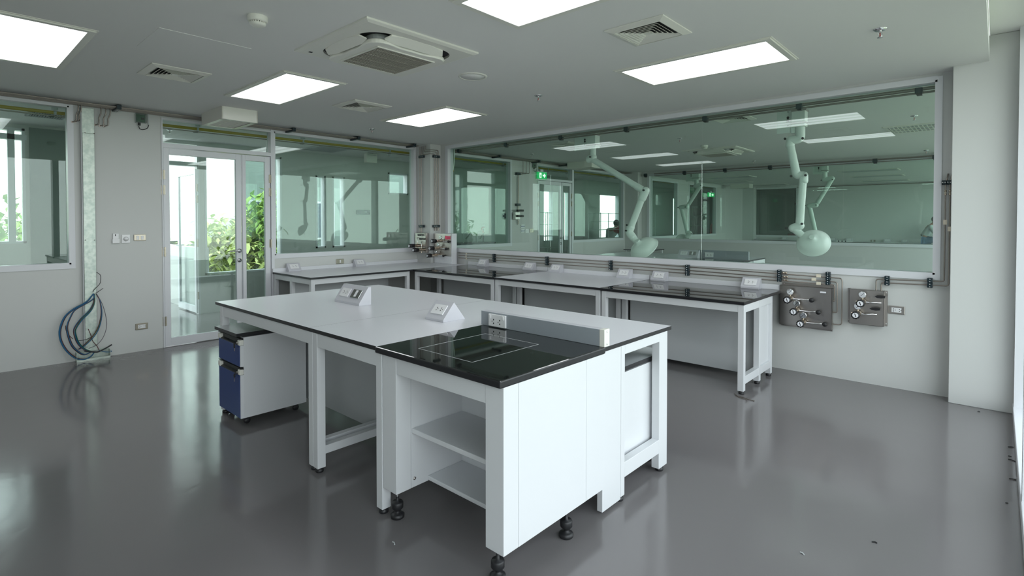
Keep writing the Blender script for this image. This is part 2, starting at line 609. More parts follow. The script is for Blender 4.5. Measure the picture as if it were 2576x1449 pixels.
def double_door(name, y0, y1, ztop, ya, yb, yc, yd, zt=2.353, flip=False):
    """glazed pair of doors in the left wall: wide leaf ya..yb, narrow leaf yc..yd, transom light above"""
    r = struct_root(name, (XL, (y0 + y1) / 2, 0))
    xa, xb = XL - WT - 0.005, XL + 0.012
    mb = MB()
    mb.box(xa, xb, y0, ya - 0.006, 0, ztop)
    mb.box(xa, xb, yd + 0.006, y1, 0, ztop)
    mb.box(xa, xb, ya - 0.006, yd + 0.006, zt + 0.01, zt + 0.058)
    mb.box(xa, xb, ya - 0.006, yd + 0.006, ztop - 0.02, ztop)
    part(mb, 'door_frame', 'frame', r)
    part(MB().box(XL - 0.064, XL - 0.056, ya, yd, zt + 0.06, ztop - 0.02), 'transom_pane', 'glass', r)
    for (a, b, st0, st1, hy, hz) in ((ya, yb, 0.062, 0.062, ya - 0.004, (2.04, 1.86, 1.13, 0.31)), (yc, yd, 0.042, 0.066, yd + 0.004, (2.06, 1.88, 1.19, 0.33))):
        mb = MB()
        lx0, lx1 = XL - 0.050, XL - 0.004
        mb.box(lx0, lx1, a, a + st0, 0.008, zt)
        mb.box(lx0, lx1, b - st1, b, 0.008, zt)
        mb.box(lx0, lx1, a + st0, b - st1, zt - 0.072, zt)
        mb.box(lx0, lx1, a + st0, b - st1, 0.008, 0.104)
        lf = part(mb, 'door_leaf', 'frame', r, bv=0.002)
        part(MB().box(XL - 0.031, XL - 0.023, a + st0, b - st1, 0.104, zt - 0.072), 'glass_pane', 'glass', lf)
        for z in hz:
            hb = MB().cyl((XL + 0.006, hy, z - 0.055), (XL + 0.006, hy, z + 0.055), 0.009, n=10)
            hb.box(XL - 0.003, XL + 0.001, hy - 0.022, hy + 0.022, z - 0.055, z + 0.055)
            part(hb, 'hinge', 'bronze', lf)
        if b == yb:
            hy2, hz2 = yb - 0.028, 1.109
            hb = MB().lathe([(0.001, 0), (0.027, 0.002), (0.027, 0.008), (0.001, 0.01)], (XL - 0.004, hy2, hz2), (1, 0, 0), 20)
            hb.tube(round_path([(XL, hy2, hz2), (XL + 0.055, hy2, hz2), (XL + 0.055, hy2 - 0.135, hz2)], 0.02), 0.0095, 10)
            part(hb, 'lever_handle', 'chrome', lf)
            kb = MB().lathe([(0.001, 0), (0.026, 0.002), (0.026, 0.009), (0.001, 0.011)], (XL - 0.004, hy2, 0.985), (1, 0, 0), 20)
            kb.lathe([(0.012, 0), (0.012, 0.02), (0.001, 0.022)], (XL - 0.002, hy2 + 0.003, 0.985), (1, 0, 0), 14)
            kb.box(XL + 0.016, XL + 0.0195, hy2 - 0.002, hy2 + 0.008, 0.975, 0.997, m=1)
            part(kb, 'lock_cylinder', ['chrome', 'dark'], lf)
    return r


double_door('door_1', 1.888, 3.200, 2.705, 1.907, 2.778, 2.796, 3.153)
double_door('door_2', 8.806, 10.09, 2.69, 8.826, 9.66, 9.678, 10.04)

# ------------------------------------------------------------------ corridor beyond the left wall, balcony, outdoors
CO = [(-1.0, at(64, 450, x=XO).y, 1.20, 2.70), (1.97, 2.955, 0, 2.70), (3.05, 4.30, 0.62, 2.62),
      (at(794, 520, x=XO).y, at(819, 520, x=XO).y, 0.98, 2.34), (at(836, 520, x=XO).y, at(867, 520, x=XO).y, 0.98, 2.34),
      (at(976, 480, x=XO).y, at(1026, 480, x=XO).y, 2.05, 2.50), (at(1366, 480, x=XO).y, at(1391, 480, x=XO).y, 0.9, 2.35),
      (at(1418, 480, x=XO).y, at(1431, 480, x=XO).y, 0.9, 2.35), (at(1507, 480, x=XO).y, at(1557, 480, x=XO).y, 0.9, 2.35),
      (at(1692, 480, x=XO).y, at(1704, 480, x=XO).y, 0.9, 2.40)]
wall_x('wall_corridor', XO - 0.12, XO, YF, 25.0, CO)
mb = MB()
for (a, b, za, zb) in CO[:1] + CO[2:]:
    for s in ((a, a + 0.03, za, zb), (b - 0.03, b, za, zb), (a, b, zb - 0.03, zb), (a, b, za, za + 0.03)):
        mb.box(XO - 0.125, XO + 0.012, s[0], s[1], s[2], s[3])
ym = at(29, 450, x=XO).y
mb.box(XO - 0.10, XO + 0.01, ym - 0.035, ym + 0.035, 1.20, 2.70)
mb.box(XO - 0.10, XO + 0.01, -1.0, 0.93, 2.55, 2.62)
cw = struct_root('window_corridor', (XO, 3, 0.6))
part(mb, 'window_frame', 'frame', cw)
for (a, b, za, zb) in CO[:1] + CO[2:]:
    part(MB().box(XO - 0.06, XO - 0.054, a + 0.02, b - 0.02, za + 0.02, zb - 0.02), 'glass_pane', 'clear', cw)
struct(MB().box(XO + 0.001, XO + 0.03, 0.955, 1.92, 0, 2.72), 'trim_painted_dimness', 'greyfacade', 'added dark panel, painted-in dimness of the corridor wall beside the bright window')  # added panel, its dark colour stands in for dimness and reflections on this wall

od = struct_root('door_3', (XO, 2.95, 0), 'open glazed door leaf at the balcony opening')
mb = MB()
y0, y1 = 2.925, 2.965
xa, xb = XO - 0.93, XO - 0.02
mb.box(xa, xa + 0.07, y0, y1, 0.02, 2.32)
mb.box(xb - 0.07, xb, y0, y1, 0.02, 2.32)
mb.box(xa + 0.07, xb - 0.07, y0, y1, 2.24, 2.32)
mb.box(xa + 0.07, xb - 0.07, y0, y1, 0.02, 0.12)
part(mb, 'door_leaf', 'frame', od)
part(MB().box(xa + 0.07, xb - 0.07, 2.94, 2.947, 0.12, 2.24), 'glass_pane', 'clear', od)
for z in (2.02, 1.84, 1.14, 0.3):
    part(MB().cyl((XO + 0.01, 2.945, z - 0.06), (XO + 0.01, 2.945, z + 0.06), 0.012, n=8), 'hinge', 'bronze', od)
part(MB().tube(round_path([(xa + 0.04, 2.92, 1.08), (xa + 0.04, 2.86, 1.08), (xa + 0.17, 2.86, 1.08)], 0.02), 0.01, 8), 'lever_handle', 'chrome', od)
mb = MB()
mb.box(XO - 0.11, XO + 0.01, 1.97, 2.955, 2.36, 2.42)
mb.box(XO - 0.11, XO + 0.01, 1.97, 2.0, 0, 2.70)
mb.box(XO - 0.11, XO + 0.01, 2.945, 2.975, 0, 2.70)
part(mb, 'door_frame', 'frame', od)

struct(MB().box(-12.6, XO - 0.13, 3.03, 3.15, 0, 1.05), 'wall_balcony_side', 'wall')
struct(MB().box(-12.7, -12.58, YF, 3.15, 0, 1.00), 'wall_balcony_front', 'wall')
struct(MB().box(-60, 60, -60, 80, -3.6, -3.5), 'ground', 'ground')

# buildings and trees outdoors
zf = at(440, 606, x=-15.0).z
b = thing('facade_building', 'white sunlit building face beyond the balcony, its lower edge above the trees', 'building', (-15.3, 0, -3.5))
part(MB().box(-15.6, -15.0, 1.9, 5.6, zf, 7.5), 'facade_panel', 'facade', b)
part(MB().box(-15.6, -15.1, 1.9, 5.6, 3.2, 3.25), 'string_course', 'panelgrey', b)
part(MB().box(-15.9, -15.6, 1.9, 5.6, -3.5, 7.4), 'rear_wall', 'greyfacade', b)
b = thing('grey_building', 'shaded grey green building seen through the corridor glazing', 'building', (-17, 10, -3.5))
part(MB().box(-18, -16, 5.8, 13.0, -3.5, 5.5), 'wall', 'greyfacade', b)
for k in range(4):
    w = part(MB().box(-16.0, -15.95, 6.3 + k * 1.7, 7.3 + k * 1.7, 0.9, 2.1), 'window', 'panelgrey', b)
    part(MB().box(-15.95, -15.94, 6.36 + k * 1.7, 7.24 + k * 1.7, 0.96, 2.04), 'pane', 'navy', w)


def tree(label, x, y, top, rad, n, lm, conical=False):
    t = thing('tree', label, 'tree', (x, y, -3.5), 'trees outside the corridor windows')
    h = top + 3.5
    tb = MB().tube([(x, y, -3.5), (x + 0.05, y, -3.5 + h * 0.5), (x, y + 0.04, -3.5 + h * 0.85)], [0.16, 0.11, 0.03], 8)
    for k in range(9):
        w = k * 2.4
        z = -3.5 + h * (0.3 + 0.06 * k)
        tb.tube([(x, y, z), (x + math.cos(w) * rad * 0.4, y + math.sin(w) * rad * 0.4, z + 0.35), (x + math.cos(w) * rad * 0.75, y + math.sin(w) * rad * 0.75, z + 0.5)], [0.05, 0.03, 0.012], 5)
    part(tb, 'trunk', 'bark', t)
    cb = MB()
    for k in range(n):
        if conical:
            hh = random.random() ** 0.7
            rr = rad * (1.05 - hh) * math.sqrt(random.random())
            zz = -3.5 + h * 0.2 + hh * h * 0.8
        else:
            u1, u2 = random.random() * 2 - 1, random.random() ** 0.4
            rr = rad * u2 * math.sqrt(1 - u1 * u1)
            zz = top - rad * 1.15 + rad * 1.15 * u1 * u2 + 0.25 * math.sin(k * 0.9)
        w = random.random() * 2 * PI
        c = Vector((x + rr * math.cos(w), y + rr * math.sin(w), zz))
        s = 0.07 + random.random() * 0.08
        R = Matrix.Translation(c) @ Matrix.Rotation(random.random() * 6.3, 4, 'Z') @ Matrix.Rotation(random.random() * 2.2 - 1.1, 4, 'X')
        cb.add([(-s * 0.45, -s, 0), (s * 0.1, -s * 0.8, 0.02), (s * 0.5, 0.1 * s, 0.03), (0, s * 1.2, 0), (-s * 0.5, 0.15 * s, 0.03)], [(0, 1, 2, 3, 4)], 0, False, R)
    part(cb, 'crown', lm, t)


tree('bright green leafy tree outside the leftmost corridor window', -14.2, 0.15, 2.3, 1.5, 2600, 'leaf')
tree('tall loose tree behind, at the left edge of the photo', -17.0, -0.6, 4.6, 1.5, 2200, 'leaf', True)
tree('low green tree below the white building face beyond the balcony', -14.4, 3.3, 1.15, 1.3, 1800, 'leaf')
tree('pale yellow green tree outside the window right of the open door leaf', -14.1, at(578, 640, x=-14.1).y, 1.5, 1.0, 2200, 'leafpale')
tree('green tree outside the glazing beside the main door leaf', -14.0, at(690, 560, x=-14.0).y, 2.2, 1.0, 1600, 'leaf')
for (x, y, tp, rd, lab) in ((3.5, 7.5, 1.2, 1.6, 'green tree outside the right window wall nearest the pillar'), (4.5, 15.0, 1.4, 1.8, 'green tree outside the right window wall by the far lab')):
    tree(lab, x, y, tp, rd, 1400, 'leaf')
# ================================================================== things on the ceiling
def ceiling_lamp(x0, x1, y0, y1, label, lit=True, group='recessed ceiling lamps', louver=False):
    t = thing('ceiling_lamp', label, 'ceiling lamp', ((x0 + x1) / 2, (y0 + y1) / 2, ZC), group)
    fr = MB()
    w = 0.042
    for s in ((x0, x1, y0, y0 + w), (x0, x1, y1 - w, y1), (x0, x0 + w, y0 + w, y1 - w), (x1 - w, x1, y0 + w, y1 - w)):
        fr.box(s[0], s[1], s[2], s[3], ZC - 0.014, ZC)
    e = 0.012
    for s in ((x0 - e, x1 + e, y0 - e, y0), (x0 - e, x1 + e, y1, y1 + e), (x0 - e, x0, y0, y1), (x1, x1 + e, y0, y1)):
        fr.box(s[0], s[1], s[2], s[3], ZC - 0.005, ZC)
    part(fr, 'frame', 'cream', t, bv=0.002)
    part(MB().box(x0 + w, x1 - w, y0 + w, y1 - w, ZC - 0.008, ZC - 0.001), 'diffuser', 'lamp' if lit else 'lampoff', t)
    if louver:
        lv = MB()
        n = 22
        for k in range(n):
            xx = x0 + w + (x1 - x0 - 2 * w) * (k + 0.5) / n
            lv.box(xx - 0.004, xx + 0.004, y0 + w, y1 - w, ZC - 0.02, ZC - 0.009)
        for yy in (y0 + (y1 - y0) / 3, y0 + (y1 - y0) * 2 / 3):
            lv.box(x0 + w, x1 - w, yy - 0.02, yy + 0.02, ZC - 0.018, ZC - 0.009)
        part(lv, 'louver', 'cream', t)
    return t


ceiling_lamp(-5.735, -4.43, 2.045, 2.62, 'lit rectangular ceiling lamp between the square vent and the round detector, above the door side')
ceiling_lamp(-5.735, -4.49, 3.87, 4.505, 'lit rectangular ceiling lamp nearest the far corner, beside the small vent')
ceiling_lamp(-2.325, -1.08, 2.045, 2.622, 'lit ceiling lamp cut off by the top edge of the photo')
ceiling_lamp(-2.388, -1.165, 3.91, 4.565, 'lit rectangular ceiling lamp nearest the big glass wall and the right pillar')
ceiling_lamp(-5.735, -4.43, 0.22, 0.79, 'lit ceiling lamp at the top left corner of the photo')


def vent(cx, cy, s, label, group='square ceiling air vents'):
    """four-way square diffuser: bevelled rim, stepped blades inside"""
    t = thing('ceiling_vent', label, 'air vent', (cx, cy, ZC), group)
    h = s / 2
    rim = MB()
    a, b = h, h - 0.045
    vs, fs = [], []
    for r, z in ((a, ZC - 0.001), (a, ZC - 0.008), (b, ZC - 0.022), (b, ZC - 0.001)):
        vs += [(cx - r, cy - r, z), (cx + r, cy - r, z), (cx + r, cy + r, z), (cx - r, cy + r, z)]
    for k in range(3):
        for j in range(4):
            fs.append((k * 4 + j, (k + 1) * 4 + j, (k + 1) * 4 + (j + 1) % 4, k * 4 + (j + 1) % 4))
    rim.add(vs, fs)
    part(rim, 'rim', 'cream', t)
    part(MB().box(cx - b, cx + b, cy - b, cy + b, ZC - 0.003, ZC - 0.0005), 'duct_opening', 'duct', t)
    n = 6
    for k in range(n):
        r0 = b - 0.006 - (b - 0.02) * k / n
        r1 = r0 - (b - 0.02) / n * 0.72
        bl = MB()
        vs = []
        for r, z in ((r0, ZC - 0.02), (r1, ZC - 0.006), (r1, ZC - 0.0045), (r0, ZC - 0.017)):
            vs += [(cx - r, cy - r, z), (cx + r, cy - r, z), (cx + r, cy + r, z), (cx - r, cy + r, z)]
        fs = []
        for q in range(4):
            for j in range(4):
                q2 = (q + 1) % 4
                fs.append((q * 4 + j, q2 * 4 + j, q2 * 4 + (j + 1) % 4, q * 4 + (j + 1) % 4))
        bl.add(vs, fs)
        part(bl, 'blade', 'cream', t)
    part(MB().box(cx - 0.02, cx + 0.02, cy - 0.02, cy + 0.02, ZC - 0.016, ZC - 0.004), 'centre_plate', 'cream', t)
    return t


vent(-5.205, 1.46, 0.44, 'square ceiling vent over the door side of the room, left of the lit lamps')
vent(-5.165, 3.25, 0.46, 'small square ceiling vent between two lit lamps near the corner')
vent(-1.73, 3.25, 0.42, 'square ceiling vent between the top edge lamp and the lamp by the glass wall')

# cassette air conditioner
ax, ay, ah = -3.362, 2.328, 0.478
t = thing('air_conditioner', 'white four-way cassette air conditioner with beige grille in the middle of the ceiling', 'air conditioner', (ax, ay, ZC))
mb = MB()
vs, fs = [], []
for r, z in ((ah, ZC), (ah, ZC - 0.012), (ah - 0.025, ZC - 0.022), (ah - 0.04, ZC - 0.022)):
    vs += [(ax - r, ay - r, z), (ax + r, ay - r, z), (ax + r, ay + r, z), (ax - r, ay + r, z)]
for k in range(3):
    for j in range(4):
        fs.append((k * 4 + j, (k + 1) * 4 + j, (k + 1) * 4 + (j + 1) % 4, k * 4 + (j + 1) % 4))
mb.add(vs, fs)


def rrect(h, rad, n=8):
    p = []
    for cx, cy, a0 in ((h - rad, h - rad, 0), (-h + rad, h - rad, PI / 2), (-h + rad, -h + rad, PI), (h - rad, -h + rad, 1.5 * PI)):
        p += [(cx + rad * math.cos(a0 + PI / 2 * k / n), cy + rad * math.sin(a0 + PI / 2 * k / n)) for k in range(n + 1)]
    return p


outer = [(ah - 0.04, ah - 0.04)] * 9 + [(-ah + 0.04, ah - 0.04)] * 9 + [(-ah + 0.04, -ah + 0.04)] * 9 + [(ah - 0.04, -ah + 0.04)] * 9
inner = rrect(0.372, 0.16)
n = len(inner)
vs = [(ax + a, ay + b, ZC - 0.022) for a, b in outer] + [(ax + a, ay + b, ZC - 0.022) for a, b in inner] + [(ax + a, ay + b, ZC - 0.002) for a, b in inner]
fs = [(i, (i + 1) % n, n + (i + 1) % n, n + i) for i in range(n)] + [(n + i, n + (i + 1) % n, 2 * n + (i + 1) % n, 2 * n + i) for i in range(n)]
mb.add([v for v in vs], [f[::-1] for f in fs])
part(mb, 'outer_frame', 'cream', t)
part(MB().box(ax - 0.38, ax + 0.38, ay - 0.38, ay + 0.38, ZC - 0.004, ZC - 0.001), 'fan_cavity', 'duct', t)
# inner panel: corners bulge, sides waist in where the flaps open
pts = []
for k in range(96):
    a = 2 * PI * k / 96
    c = math.cos(2 * a)
    r = 0.305 + 0.115 * (1 - c * c) ** 2.0
    pts.append((ax + r * math.cos(a) * 1.0, ay + r * math.sin(a) * 1.0))
mb = MB()
mb.prism(pts, ZC - 0.075, ZC - 0.045, 'z')
part(mb, 'inner_panel', 'cream', t, bv=0.008)
part(MB().prism([(ax + (x - ax) * 0.9, ay + (y - ay) * 0.9) for x, y in pts], ZC - 0.045, ZC - 0.003, 'z'), 'throat', 'panelgrey', t)
for k in range(4):
    R = Matrix.Translation((ax, ay, ZC)) @ Matrix.Rotation(k * PI / 2, 4, 'Z')
    fb = MB()
    prof = [(-0.25, 0.333), (-0.17, 0.318), (0.17, 0.318), (0.25, 0.333), (0.22, 0.372), (0.1, 0.388), (-0.1, 0.388), (-0.22, 0.372)]
    v0 = [(a, b, -0.062 + (b - 0.318) * 0.55) for a, b in prof]
    v1 = [(a, b, z + 0.01) for a, b, z in v0]
    m_ = len(prof)
    fb.add(v0 + v1, [tuple(range(m_))[::-1], tuple(range(m_, 2 * m_))] + [(i, (i + 1) % m_, m_ + (i + 1) % m_, m_ + i) for i in range(m_)], 0, False, R)
    part(fb, 'flap', 'cream', t)
g = MB()
gh = 0.235
g.box(ax - gh, ax + gh, ay - gh, ay + gh, ZC - 0.0758, ZC - 0.070, m=1)
for k in range(30):
    yy = ay - gh + 2 * gh * (k + 0.5) / 30
    g.box(ax - gh, ax + gh, yy - 0.0042, yy + 0.0042, ZC - 0.080, ZC - 0.0758, m=0)
for k in range(4):
    xx = ax - gh + 2 * gh * (k + 0.5) / 4
    g.box(xx - 0.004, xx + 0.004, ay - gh, ay + gh, ZC - 0.0805, ZC - 0.0765, m=0)
for s in ((ax - gh - 0.012, ax + gh + 0.012, ay - gh - 0.012, ay - gh), (ax - gh - 0.012, ax + gh + 0.012, ay + gh, ay + gh + 0.012), (ax - gh - 0.012, ax - gh, ay - gh, ay + gh), (ax + gh, ax + gh + 0.012, ay - gh, ay + gh)):
    g.box(s[0], s[1], s[2], s[3], ZC - 0.0815, ZC - 0.0755, m=2)
part(g, 'grille', ['cable_tan', 'duct', 'cream'], t)
part(MB().box(ax - 0.39, ax - 0.365, ay - 0.415, ay - 0.39, ZC - 0.0235, ZC - 0.021, X=None), 'sensor_window', 'dark', t)

# smoke detector
px, py = at(648, 42, z=ZC).xy
t = thing('smoke_detector', 'round white smoke detector on the ceiling above the door side', 'smoke detector', (px, py, ZC))
part(MB().lathe([(0.058, 0), (0.058, -0.028), (0.052, -0.034), (0.046, -0.034)], (px, py, ZC), n=32), 'base', 'cream', t)
mb = MB()
for k in range(20):
    a = 2 * PI * k / 20
    mb.box(-0.004, 0.004, 0.041, 0.046, -0.043, -0.033, X=Matrix.Translation((px, py, ZC)) @ Matrix.Rotation(a, 4, 'Z'))
mb.lathe([(0.040, -0.03), (0.040, -0.045)], (px, py, ZC), n=24, m=1)
part(mb, 'smoke_slots', ['cream', 'dark'], t)
part(MB().lathe([(0.048, -0.042), (0.046, -0.05), (0.034, -0.058), (0.001, -0.061)], (px, py, ZC), n=32), 'cap', 'cream', t)

# round loudspeaker
px, py = -3.40, 3.235
t = thing('ceiling_speaker', 'round flush white cover on the ceiling right of the air conditioner', 'ceiling speaker', (px, py, ZC))
part(MB().lathe([(0.128, 0), (0.126, -0.006), (0.108, -0.009), (0.104, -0.005), (0.104, -0.001)], (px, py, ZC), n=48), 'rim', 'cream', t)
part(MB().lathe([(0.101, -0.001), (0.101, -0.006), (0.001, -0.007)], (px, py, ZC), n=48), 'cover', 'ceil', t)


def sprinkler(px, py, label, group='ceiling sprinklers', z=ZC):
    t = thing('sprinkler', label, 'sprinkler', (px, py, z), group)
    part(MB().lathe([(0.040, 0), (0.040, -0.003), (0.028, -0.012), (0.012, -0.013)], (px, py, z), n=24), 'escutcheon', 'chrome', t)
    mb = MB()
    mb.cyl((px, py, z - 0.012), (px, py, z - 0.026), 0.009, n=10)
    for s in (-1, 1):
        mb.tube([(px + s * 0.008, py, z - 0.024), (px + s * 0.013, py, z - 0.036), (px + s * 0.004, py, z - 0.052)], 0.0022, 6)
    part(mb, 'frame_arms', 'chrome', t)
    part(MB().cyl((px, py, z - 0.027), (px, py, z - 0.049), 0.0035, n=8), 'bulb', 'red', t, label='red glass bulb')
    part(MB().lathe([(0.001, -0.054), (0.017, -0.0545), (0.017, -0.056), (0.001, -0.057)], (px, py, z), n=16), 'deflector', 'chrome', t)
    return t


sp0 = sprinkler(*at(2214, 73, z=ZC).xy, 'chrome sprinkler head on the bright ceiling near the right pillar')
for (p, q, lab) in ((1354, 240, 'chrome sprinkler head left of the lamp by the glass wall'), (936, 324, 'chrome sprinkler head near the far corner above the left glass wall'),
                    (1710, 348, 'sprinkler head behind the big glass wall, left of the near fume arm box'), (2300, 291, 'sprinkler head behind the big glass wall near its right end'),
                    (1338, 388, 'sprinkler head in the next lab above its exit sign'), (2330, 378, 'sprinkler head in the next lab below the louvred lamp'), (1897, 405, 'sprinkler head in the next lab left of the near fume arm tube')):
    x, y = at(p, q, z=ZC).xy
    dup(sp0, (x, y, ZC), lab)
x, y = at(427, 326, z=ZC).xy
dup(sp0, (x, y, ZC), 'sprinkler head in the corridor above the main door')
x, y = at(978, 389, z=ZC).xy
dup(sp0, (x, y, ZC), 'sprinkler head in the corridor beside the emergency lamp box')

# ceiling hatch
hx0, hx1, hy0, hy1 = -4.60, -4.05, 1.05, 1.63
mb = MB()
mb.box(hx0, hx1, hy0, hy1, ZC - 0.0025, ZC)
solo(mb, 'ceiling_hatch', 'ceil', 'square flush access hatch in the ceiling between the vent and the detector', 'ceiling hatch')

# surface exhaust grille box by the door
x0, x1, y0, y1, zb = -6.93, -6.30, 2.215, 2.60, ZC - 0.135
t = thing('exhaust_box', 'white exhaust grille box hanging under the ceiling in front of the door', 'exhaust box', ((x0 + x1) / 2, (y0 + y1) / 2, ZC))
mb = MB()
mb.box(x0, x1, y0, y0 + 0.012, zb, ZC)
mb.box(x0, x1, y1 - 0.012, y1, zb, ZC)
mb.box(x0, x0 + 0.012, y0, y1, zb, ZC)
mb.box(x1 - 0.012, x1, y0, y1, zb, ZC)
part(mb, 'casing', 'cream', t)
mb = MB()
for s in ((x0, x1, y0, y0 + 0.05), (x0, x1, y1 - 0.05, y1), (x0, x0 + 0.06, y0, y1), (x1 - 0.06, x1, y0, y1)):
    mb.box(s[0], s[1], s[2], s[3], zb - 0.004, zb)
mb.box(x0 + 0.02, x1 - 0.02, y0 + 0.02, y1 - 0.02, zb + 0.03, zb + 0.034, m=1)
for k in range(14):
    xx = x0 + 0.06 + (x1 - x0 - 0.12) * (k + 0.5) / 14
    mb.add([(xx - 0.012, y0 + 0.05, zb), (xx + 0.012, y0 + 0.05, zb + 0.014), (xx + 0.012, y1 - 0.05, zb + 0.014), (xx - 0.012, y1 - 0.05, zb)], [(0, 1, 2, 3)])
for yy in ((y0 * 2 + y1) / 3, (y0 + 2 * y1) / 3):
    mb.box(x0 + 0.06, x1 - 0.06, yy - 0.004, yy + 0.004, zb, zb + 0.012)
part(mb, 'grille', ['cream', 'duct'], t)
exhaust0 = t
dup(exhaust0, (-6.62, 9.62, ZC), 'white exhaust grille box under the ceiling of the next lab before its door')
dup(exhaust0, (-6.6, at(1815, 466, z=ZC).y, ZC), 'small white exhaust box under the ceiling of the farthest lab')

# ---- bundle of five thin gas pipes under the ceiling along the left wall
PX = [XL + 0.035 + 0.043 * k for k in range(5)]
for k, x in enumerate(PX):
    ys = 0.995 + 0.0 * k
    mb = MB()
    ye = 5.60 - 0.055 - 0.012 * k
    if k >= 2:
        pts = [(x, YF + 0.05, 2.725), (x, ye, 2.725)]
    else:
        pts = [(x, YF + 0.05, 2.725), (x, ye, 2.725)]
    mb.tube(pts, 0.0066, 6)
    solo(mb, 'gas_pipe', 'pipe', 'thin steel gas pipe in the bundle of five under the ceiling along the left wall', 'pipe', 'five pipes under the ceiling along the left wall')


def ceiling_clamp(y, label, x0=XL + 0.012, x1=XL + 0.235, group='black clamps on the ceiling pipe bundle'):
    t = thing('pipe_clamp', label, 'pipe clamp', ((x0 + x1) / 2, y, ZC), group)
    part(MB().box(x0, x1, y - 0.022, y + 0.022, 2.700, 2.748), 'clamp_block', 'clamp', t, bv=0.004)
    for k in range(4):
        part(MB().cyl((PX[0] + 0.022 + 0.043 * k, y, 2.697), (PX[0] + 0.022 + 0.043 * k, y, 2.701), 0.006, n=8), 'bolt', 'chrome', t)
    return t


c0 = ceiling_clamp(1.44, 'black clamp on the ceiling pipes right of the galvanised duct')
for y, lab in ((3.38, 'black clamp on the ceiling pipes just right of the door'), (4.37, 'black clamp on the ceiling pipes above the middle of the left glass wall'), (5.40, 'black clamp on the ceiling pipes nearest the corner')):
    dup(c0, (c0.location.x, y, ZC), lab)

# drop pipes hooking down beside the galvanised duct
for i, (px, q0, q1) in enumerate(((195, 265, 307), (202, 262, 306), (252, 268, 315), (264, 268, 317), (275, 268, 318))):
    a = at(px + 2, q0, x=XL + 0.05)
    b = at(px - 3, q1, x=XL + 0.03)
    pts = round_path([(a.x, a.y, 2.725), (a.x, a.y, 2.66), (b.x, b.y, 2.62), (b.x, b.y, b.z + 0.012), (XL + 0.01, b.y - 0.03, b.z)], 0.02)
    mb = MB().tube(pts, 0.0062, 7)
    mb.cyl((XL + 0.001, b.y - 0.03, b.z), (XL + 0.014, b.y - 0.03, b.z), 0.012, n=8)
    side = 'left' if i < 2 else 'right'
    solo(mb, 'drop_pipe', 'pipe', ['thin hooked pipe stub left of the galvanised duct, nearer the window', 'thin hooked pipe stub left of the galvanised duct, nearer the duct',
                                   'first thin hooked pipe stub right of the galvanised duct', 'middle thin hooked pipe stub right of the galvanised duct', 'last thin hooked pipe stub right of the galvanised duct, nearest the clamp'][i], 'pipe', 'hooked pipe stubs beside the duct')
# ================================================================== lab furniture
def foot(mb, x, y, r=0.024, h=0.028):
    mb.lathe([(r * 0.9, 0), (r, 0.004), (r, 0.016), (r * 0.55, 0.022), (r * 0.5, h)], (x, y, 0), n=18)


def leg(t, x0, x1, y0, y1, ztop, z0=0.028, feet=None):
    o = part(MB().box(x0, x1, y0, y1, z0, ztop), 'leg', 'white', t, bv=0.002)
    fb = MB()
    for fx, fy in (feet or [((x0 + x1) / 2, (y0 + y1) / 2)]):
        foot(fb, fx, fy)
    part(fb, 'foot', 'black', o)
    return o


def bar(t, name, x0, x1, y0, y1, z0, z1, m='white'):
    return part(MB().box(x0, x1, y0, y1, z0, z1), name, m, t, bv=0.002)


def slab(t, x0, x1, y0, y1, zt, th=0.022, black=False):
    if black:
        return part(MB().box(x0, x1, y0, y1, zt - th, zt, 1, 0), 'tabletop', ['blacktop', 'edge'], t, bv=0.004, label='polished black tabletop')
    o = part(MB().box(x0, x1, y0, y1, zt - th, zt, 1, 0), 'tabletop', ['lam', 'edge'], t)
    return o


RZ = ZT - 0.022
# ---- island, table at the door end
t = thing('island_table', 'white topped lab table forming the door end of the central island, blue pedestal under it', 'lab table', (-3.8, 2.3, 0), 'tables of the central island')
slab(t, -4.571, -3.045, 1.545, 3.052, ZT)
for (x0, x1, y0, y1) in ((-4.480, -4.428, 1.548, 1.598), (-3.061, -3.010, 1.548, 1.598), (-4.480, -4.428, 2.96, 3.012), (-3.098, -3.047, 2.96, 3.012), (-4.480, -4.428, 2.27, 2.32), (-3.098, -3.047, 2.27, 2.32)):
    leg(t, x0, x1, y0, y1, RZ)
bar(t, 'apron', -4.428, -3.061, 1.550, 1.598, 0.760, RZ)
bar(t, 'apron', -4.428, -3.098, 2.962, 3.010, 0.760, RZ)
bar(t, 'side_rail', -4.478, -4.430, 1.598, 2.27, 0.770, RZ)
bar(t, 'side_rail', -4.478, -4.430, 2.32, 2.96, 0.770, RZ)
bar(t, 'stretcher', -4.478, -4.432, 2.32, 2.96, 0.12, 0.20)
bar(t, 'stretcher', -3.096, -3.05, 1.60, 2.96, 0.105, 0.155)
bar(t, 'modesty_panel', -4.43, -3.10, 2.06, 2.078, 0.07, 0.765, 'panelgrey')
